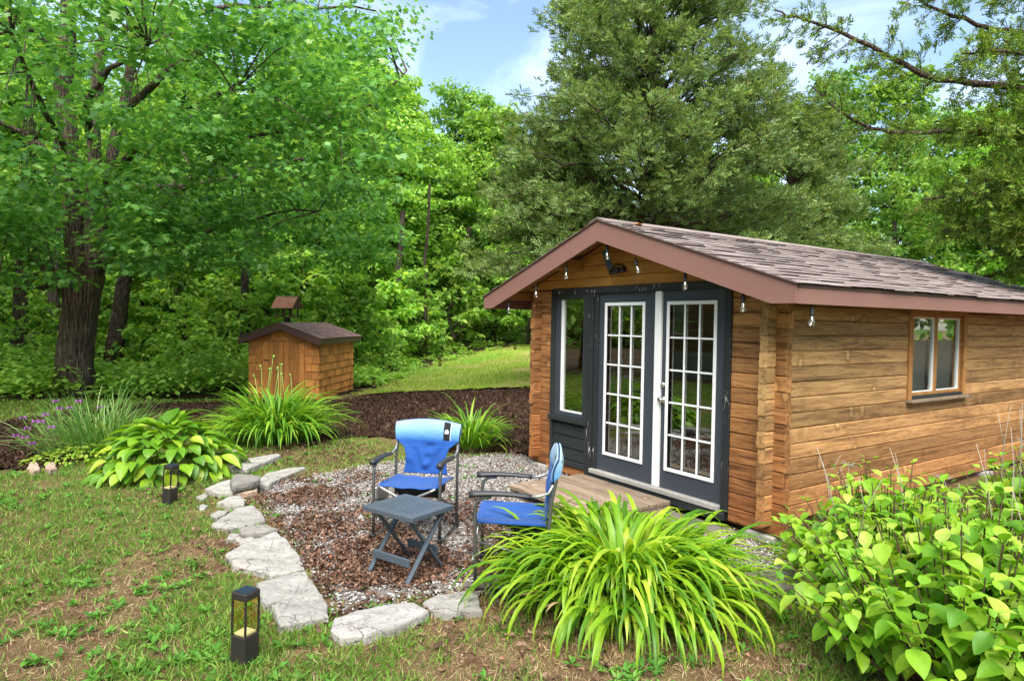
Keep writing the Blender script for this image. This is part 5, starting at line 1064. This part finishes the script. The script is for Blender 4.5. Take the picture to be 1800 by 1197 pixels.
for ring, (n, R_, z0, el) in enumerate(((56, .70, .10, .30), (58, .64, .22, .12), (56, .53, .33, -.05), (48, .40, .42, -.2), (32, .26, .50, -.42), (20, .12, .53, -.75))):
    for i in range(n):
        a = 2*math.pi*(i+rr.uniform(-.4, .4))/n+ring; r = R_*rr.uniform(.8, 1.12); s = rr.uniform(.75, 1.15)
        M = Matrix.Translation((hb_[0]+r*math.cos(a), hb_[1]+r*math.sin(a), hb_[2]+z0+rr.uniform(-.04, .05))) @ Matrix.Rotation(a+rr.uniform(-.35, .35), 4, 'Z') @ Matrix.Rotation(el+rr.uniform(-.2, .25), 4, 'Y') @ Matrix.Rotation(rr.uniform(-.3, .3), 4, 'X') @ Matrix.Scale(s, 4)
        place('leaf', rr.choice(HV), M, ht)
gc = G(150, 815); gcb = gp(gc[0], gc[1]); n = 420; a = U(0, 6.28, n); r = U(0, 1, n)**.5; Pg = np.stack([gcb[0]-.15+r*np.cos(a)*.35, gcb[1]+r*np.sin(a)*.65, np.zeros(n)], 1); Pg[:, 2] = tz(Pg[:, 0], Pg[:, 1])+.06+.16*(1-r**2)*U(.5, 1, n)
gco = thing('ground_cover', 'pale lime ground cover between the iris and the hosta', 'plant', tuple(gcb)); v, f = leaves(OVAL_V, OVAL_F, Pg, np.stack([np.cos(a), np.sin(a), np.zeros(n)], 1), .065, .2, .7); stuff_obj('leaves', (v-gcb, f), M_LIME, gco)

# ------------------------------------------------------------------ hydrangea bushes at the right
HYL = [broad_leaf(L, w, c, fo, M_HYD, 0, 3) for L, w, c, fo in ((.115, .036, .5, .25), (.13, .042, .8, .3), (.145, .047, .9, .25), (.11, .04, .9, .1))]
HY = [broad_leaf(L, w, c, fo, M_HYD, .03) for L, w, c, fo in ((.115, .036, .5, .25), (.13, .042, .8, .3), (.10, .033, .3, .2), (.145, .047, .9, .25), (.12, .044, 1.1, .15), (.095, .03, .6, .4), (.135, .045, .4, .3), (.11, .04, .9, .1))]
def hydrangea(label, x, y, r, h, nst, seed, dead, scl=1.0):
    rr = random.Random(seed); b = gp(x, y); t = thing('hydrangea', label, 'shrub', tuple(b), 0, 'hydrangea bushes by the cabin wall'); Ms = []; stems = MB()
    for i in range(nst):
        a = rr.uniform(0, 6.28); q = math.sqrt(rr.random()); top = Vector((r*q*math.cos(a), r*q*math.sin(a), h*(1-.55*q*q)*rr.uniform(.8, 1.12))); base = Vector((top.x*.4, top.y*.4, 0)); midp = Vector((top.x*.75, top.y*.75, top.z*.6))
        stems.tube([base, midp, top], [.006, .005, .003], 5, False); rot = rr.uniform(0, 3.14); nn = rr.randint(5, 7)
        for k in range(nn):
            f = .28+.72*k/(nn-1); p = base.lerp(midp, f*2) if f < .5 else midp.lerp(top, f*2-1); rot += math.pi/2+rr.uniform(-.3, .3); sz = (1.05-.45*max(0, f-.75)/.25)*rr.uniform(.6, 1.12)*scl
            for sgn in (0, math.pi):
                up_ = .25-.9*(f > .93)-.15*rr.random()+.35*(1-f)
                Ms.append((rr.choice(HY), Matrix.Translation(b+np.array(p)) @ Matrix.Rotation(rot+sgn+rr.uniform(-.2, .2), 4, 'Z') @ Matrix.Translation((.025, 0, 0)) @ Matrix.Rotation(up_+rr.uniform(-.3, .3), 4, 'Y') @ Matrix.Rotation(rr.uniform(-.35, .35), 4, 'X') @ Matrix.Scale(sz, 4)))
    tag(stems.build('stems', M_STEMB, t, True), 'thin brown stems', kind='stuff')
    Ms.sort(key=lambda e: (e[1].translation-Vector(CP)).length - e[1].translation.z*.8)
    for me, M in Ms[:300]: place('leaf', me, M, t)
    parts = []
    for i_, (me, M) in enumerate(Ms[300:]):
        me = HYL[i_ % 4]; v = np.empty(len(me.vertices)*3, np.float32); me.vertices.foreach_get('co', v); v = v.reshape(-1, 3) @ np.array(M.to_3x3()).T + np.array(M.translation)-b; f = np.array([tuple(p.vertices) for p in me.polygons if len(p.vertices) == 4]); parts.append((v, f))
    if parts: stuff_obj('leaves', cat(parts), M_HYD, t, 'further green leaves deeper in the bush', smooth=True)
    for i in range(dead):
        a = rr.uniform(0, 6.28); q = rr.uniform(.1, .9)*r; x0, y0 = q*math.cos(a), q*math.sin(a); hh = h*rr.uniform(1.0, 1.35)*(1-.35*(q/r)**2); k = rr.uniform(-.25, .25); k2 = rr.uniform(-.15, .15)
        s = MB().tube([(x0*.6, y0*.6, .05), (x0, y0, hh*.5), (x0+k*.5, y0+k2, hh*.8), (x0+k, y0+k2*1.4, hh)], [.0045, .004, .0032, .002], 5).tube([(x0+k*.5, y0+k2, hh*.8), (x0+k*.5+rr.uniform(-.1, .1), y0+k2+.05, hh*.97)], [.003, .0015], 4).build('dead_stem', M_STEM, t, True)
        if i % 4 == 0:
            hd = MB()
            for q2 in range(16):
                aa = q2*.7; L = rr.uniform(.02, .07); hd.tube([(x0+k, y0+k2*1.4, hh), (x0+k+L*math.cos(aa), y0+k2*1.4+L*math.sin(aa), hh+.03*rr.random())], .0018, 4)
            hd.build('dry_flower_head', M_STEM, s)
    return t
hydrangea('hydrangea bush closest to the cabin corner', 4.60, -.45, .70, .90, 112, 41, 6)
hydrangea('large front hydrangea bush filling the lower right corner', 5.28, -1.12, .88, .92, 175, 42, 4, 1.1)
hydrangea('hydrangea bush with bare twigs below the cabin window', 5.25, .55, .82, 1.1, 130, 43, 12)
hydrangea('hydrangea bush at the right edge of the picture', 6.1, -.3, .78, 1.06, 140, 44, 8)

# ------------------------------------------------------------------ pebbles, litter, mulch chips, grass
def grounded(n, r0, r1, a0, a1, power=1.0):
    r = r0+(r1-r0)*U(0, 1, n)**power; th = U(a0, a1, n); f2 = fw[:2]/np.linalg.norm(fw[:2]); return CP[:2]+r[:, None]*(np.cos(th)[:, None]*f2+np.sin(th)[:, None]*rt0[None, :2])
PAT = np.array([p[:2] for p in PATIO]); MUL = np.array([p[:2] for p in MULCH]); BLN = np.array([p[:2] for p in BACKLAWN]); WDS = np.array([p[:2] for p in WOODS])
def free(x, y):                                           # not under the cabin, the step or a stone
    k = ~((x > -.1) & (x < W+.1) & (y > .0) & (y < 7)) & ~((x > 1.05) & (x < 3.0) & (y > -1.12) & (y < 0))
    for s in STN: k &= ~inpoly(x, y, s)
    return k
ICO = np.array([(0, 0, .6), (.9, 0, .12), (.28, .85, .1), (-.73, .53, .14), (-.73, -.53, .1), (.28, -.85, .13), (0, 0, -.5)]); ICF = [(0, 1, 2), (0, 2, 3), (0, 3, 4), (0, 4, 5), (0, 5, 1), (6, 2, 1), (6, 4, 3), (6, 1, 5)]
x, y = U(PAT[:, 0].min()-.3, PAT[:, 0].max()+.3, 52000), U(PAT[:, 1].min()-.3, PAT[:, 1].max()+.3, 52000)
k = inpoly(x+U(-.12, .12, len(x)), y+U(-.12, .12, len(x)), PAT) & free(x, y) & (fbm(x*2, y*2, 6) > .22); x, y = x[k], y[k]; n = len(x)
Mr = frames(unit(n)*np.array([1, 1, .25]), unit(n)*.4+np.array([0, 0, 1])); S3 = U(.0065, .0165, n)[:, None]*U(.7, 1.3, (n, 3)); Pq = np.stack([x, y, tz(x, y)+.018+U(-.004, .010, n)], 1)
stuff_obj('gravel', scatter(ICO, ICF, Pq, Mr, S3), M_PEB, None, 'loose pale grey gravel stones covering the patio', 'gravel')
# dead leaves: thick along the stone edge and the near end of the patio, scattered elsewhere
def litter_density(x, y):
    e = G(560, 1040)[:2]; d1 = np.hypot((x-e[0])*.9, (y-e[1])); f = np.clip(1.35-d1/1.9, 0, 1); e2 = G(500, 870)[:2]; f = np.maximum(f, np.clip(.85-np.hypot(x-e2[0], y-e2[1])/1.6, 0, 1)); return f
pts = []
for (n, poly_, base) in ((120000, PAT, .05),):
    x, y = U(PAT[:, 0].min()-.6, PAT[:, 0].max(), n), U(PAT[:, 1].min()-.5, PAT[:, 1].max(), n); p = litter_density(x, y)*np.clip((fbm(x*2.2, y*2.2, 11)-.32)*3.4, .04, 1)+base*.3; p = p*1.0; k = (U(0, 1, n) < p) & free(x, y) & (inpoly(x+U(-.25, .25, n), y+U(-.25, .25, n), PAT)); pts.append(np.stack([x[k], y[k]], 1))
for (px, py, r, n) in ((1010, 828, .22, 260), (560, 800, .9, 900), (760, 1010, .25, 120), (740, 1090, .5, 80), (1150, 1150, .8, 200), (430, 960, .7, 350), (330, 870, .6, 220), (200, 1030, .9, 90), (900, 1120, .6, 160), (1350, 1120, .5, 60)):
    c = G(px, py)[:2]; a = U(0, 6.28, n); q = U(0, 1, n)**.6*r; pts.append(c+np.stack([q*np.cos(a), q*np.sin(a)], 1))
pts = np.concatenate(pts); pts = pts[free(pts[:, 0], pts[:, 1])]; n = len(pts)
LIT_V = [(0, 0, 0), (.5, .22, .30), (.16, .62, .05), (.1, 1.15, .30), (-.42, .85, .02), (-.3, .3, .32), (0, .5, -.08)]
Pq = np.stack([pts[:, 0], pts[:, 1], tz(pts[:, 0], pts[:, 1])+.026+U(0, .016, n)], 1)
stuff_obj('leaf_litter', scatter(LIT_V, OVAL_F, Pq, frames(unit(n)*np.array([1, 1, .35]), unit(n)*.55+np.array([0, 0, .8])), U(.014, .040, n)), M_LITTER, None, 'curled reddish brown dead leaves lying on the gravel', 'leaf litter')
x, y = U(MUL[:, 0].min(), MUL[:, 0].max(), 42000), U(MUL[:, 1].min(), MUL[:, 1].max(), 42000); dd = np.hypot(x-CP[0], y-CP[1]); k = inpoly(x, y, MUL) & (U(0, 1, len(x)) < np.clip(9/dd, .2, 1)) & free(x, y); x, y = x[k], y[k]; n = len(x)
CH_V = [(-.5, 0, 0), (.5, 0, 0), (.42, .16, .1), (-.45, .14, .12), (.0, .2, -.1)]; CH_F = [(0, 1, 2), (0, 2, 3), (0, 4, 1), (3, 2, 4)]
stuff_obj('mulch_chips', scatter(CH_V, CH_F, np.stack([x, y, tz(x, y)+.035+.05*(fbm(x*2.5, y*2.5, 2)-.3)+U(-.01, .02, n)], 1), frames(unit(n), unit(n)), U(.03, .10, n)), M_CHIP, None, 'shredded dark bark chips covering the mulch bed', 'mulch')
BL_V = [(-.06, 0, 0), (.06, 0, 0), (.045, .55, .06), (-.045, .55, .06), (0, 1.0, .24)]; BL_F = [(0, 1, 2), (0, 2, 3), (3, 2, 4)]
def grass(name, x, y, hmin, hmax, lean, mat, label, wide=1.0, dz=.0):
    n = len(x); D = unit(n)*lean+np.array([0, 0, 1.0]); N_ = unit(n); h = U(hmin, hmax, n); S = np.stack([h*wide*U(.6, 1.3, n), h, h], 1)
    return stuff_obj(name, scatter(BL_V, BL_F, np.stack([x, y, tz(x, y)+dz], 1), frames(D, N_), S), mat, None, label, 'grass')
p = grounded(400000, 2.2, 12.5, -1.0, .75, 1.15); x, y = p[:, 0], p[:, 1]; k = free(x, y) & ~inpoly(x+U(-.1, .1, len(x)), y+U(-.1, .1, len(x)), PAT) & ~inpoly(x, y, MUL) & ~inpoly(x, y, BLN) & ~inpoly(x, y, WDS)
ed = G(430, 950)[:2]; near = np.clip(1-np.hypot(x-ed[0], (y-ed[1]))/1.5, 0, 1); bare = G(210, 1030)[:2]; nb_ = np.exp(-(((x-bare[0])/.75)**2+((y-bare[1])/.35)**2)); bare2 = G(1120, 1180)[:2]; nb2 = np.exp(-(((x-bare2[0])/.8)**2+((y-bare2[1])/.5)**2))
den = fbm(x*1.6, y*1.6, 21)*.6+fbm(x*5, y*5, 25)*.4+.09*np.clip((np.hypot(x-CP[0], y-CP[1])-3.8)/2.5, -.2, 1); k2 = k & (U(0, 1, len(x)) < np.clip((den-.355-.20*near-.17*nb_-.16*nb2)*5, .03, 1))
grass('lawn_grass', x[k2], y[k2], .022, .07, .95, M_GRASS, 'short uneven green grass of the front lawn', 1.0, .004)
k3 = k & (U(0, 1, len(x)) < np.clip((.72-den+.2*near+.2*nb_+.35*nb2)*1.5, .08, .9)); grass('dry_grass', x[k3], y[k3], .015, .05, 1.9, M_STRAW, 'pale dry grass lying among the green blades', .8, .006)
# low broad leaved weeds in the lawn
n = 1500; p = grounded(n*3, 2.4, 10, -.95, .7, 1.1); x, y = p[:, 0], p[:, 1]; k = free(x, y) & ~inpoly(x, y, MUL) & ~inpoly(x, y, BLN) & ~inpoly(x, y, WDS) & (U(0, 1, len(x)) < np.where(inpoly(x, y, PAT), .10, np.clip((fbm(x*1.1, y*1.1, 33)-.42)*5, .02, 1))); x, y = x[k], y[k]; m_ = 9
xr, yr = np.repeat(x, m_), np.repeat(y, m_); a = U(0, 6.28, len(xr)); D = np.stack([np.cos(a), np.sin(a), U(.1, .75, len(xr))], 1); sz = np.repeat(U(.03, .07, len(x)), m_)*U(.6, 1.2, len(xr)); S = np.stack([sz*.62, sz, sz], 1)
stuff_obj('lawn_weeds', scatter(OVAL_V, OVAL_F, np.stack([xr, yr, tz(xr, yr)+.012], 1)+D*.006, frames(D, np.array([0, 0, 1.0])+unit(len(xr))*.2), S), M_WEED, None, 'broad leaved weed rosettes dotted over lawn and gravel', 'weeds')
# back lawn, lawn strip by the wood
x, y = U(-24, 0, 150000), U(-1, 19, 150000); dd = np.hypot(x-CP[0], y-CP[1]); k = inpoly(x, y, BLN) & (U(0, 1, len(x)) < np.clip(16/dd, .2, 1)) & (fbm(x*.5, y*.5, 41) > .36); grass('back_lawn_grass', x[k], y[k], .05, .10, .8, M_LIME2 if 'M_LIME2' in globals() else M_GRASS, 'mown grass of the rising back lawn', 1.6, .06)
x, y = U(-14, -2, 50000), U(-12, 0, 50000); k = ~inpoly(x, y, MUL) & ~inpoly(x, y, WDS) & ~inpoly(x, y, BLN) & ~inpoly(x, y, PAT) & (np.hypot(x-CP[0], y-CP[1]) > 11.5); grass('side_lawn_grass', x[k], y[k], .05, .12, .7, M_GRASS, 'grass strip between the mulch and the wood at left', 1.6, .0)
c = G(745, 652); n = 2600; a = U(0, 6.28, n); q = U(0, 1, n)**.5; e1 = at(715, 660, 22)[:2]; e2 = at(880, 615, 29)[:2]; f = U(0, 1, n)[:, None]; pp = e1*(1-f)+e2*f+rng.normal(size=(n, 2))*.45+np.array([-.9, .55]); b4 = at(773, 645, 26.5)[:2]; pp = pp[np.hypot(pp[:, 0]-b4[0]-.5, pp[:, 1]-b4[1]+.3) > 1.1]; grass('tall_grass', pp[:, 0], pp[:, 1], .12, .3, .4, M_UNDER, 'taller unmown grass along the back lawn edge', .35, .02)

# ------------------------------------------------------------------ what the door glass reflects: the house side and trees behind the viewpoint
hs = thing('house', 'brown timber house mirrored in the right hand glass door', 'house', (-6.5, -13.5, -.05), math.radians(8))
hw_ = MB().box((-6, -6, .9), (6, 0, 4.2)).build('wall', M_HOUSE, hs); MB().box((-6.02, -6.02, -.3), (6.02, .02, .9)).build('foundation', M_FOUND, hs)
MB().prism([(-6.8, 4.1), (.6, 4.1), (-3, 6.2)], 0, -6.6, 6.6).build('roof', M_SHING2, hs)
for x in (-4, -1.2, 1.6, 4.2):
    w_ = MB().box((x-.6, .0, 1.5), (x+.6, .06, 2.9)).build('window', M_WHITE, hs); MB().box((x-.52, .061, 1.58), (x+.52, .07, 2.82)).build('pane', M_GLASS, w_)
for i, (x, y, h, v) in enumerate([(4, -17, 13, 0), (9, -15, 14, 2), (15, -12, 13, 1), (18, -5, 13, 0), (16, 3, 12, 1), (13, 9, 12, 3), (9, 13, 12, 1), (-16, -14, 14, 2), (-1, -19, 15, 1), (-17, -9, 12, 1)]):
    t = thing('woodland_tree', 'leafy tree behind the viewpoint, seen only mirrored in the glass', 'tree', (x, y, float(tz(x, y))), U(0, 6), 'trees behind the viewpoint'); s = h/VAR[v][2]
    for nm, me in (('trunk', VAR[v][0]), ('crown', VAR[v][1])):
        o = link(bpy.data.objects.new(nm, me), t); o.scale = (s, s, s)
        if nm == 'crown': tag(o, kind='stuff')
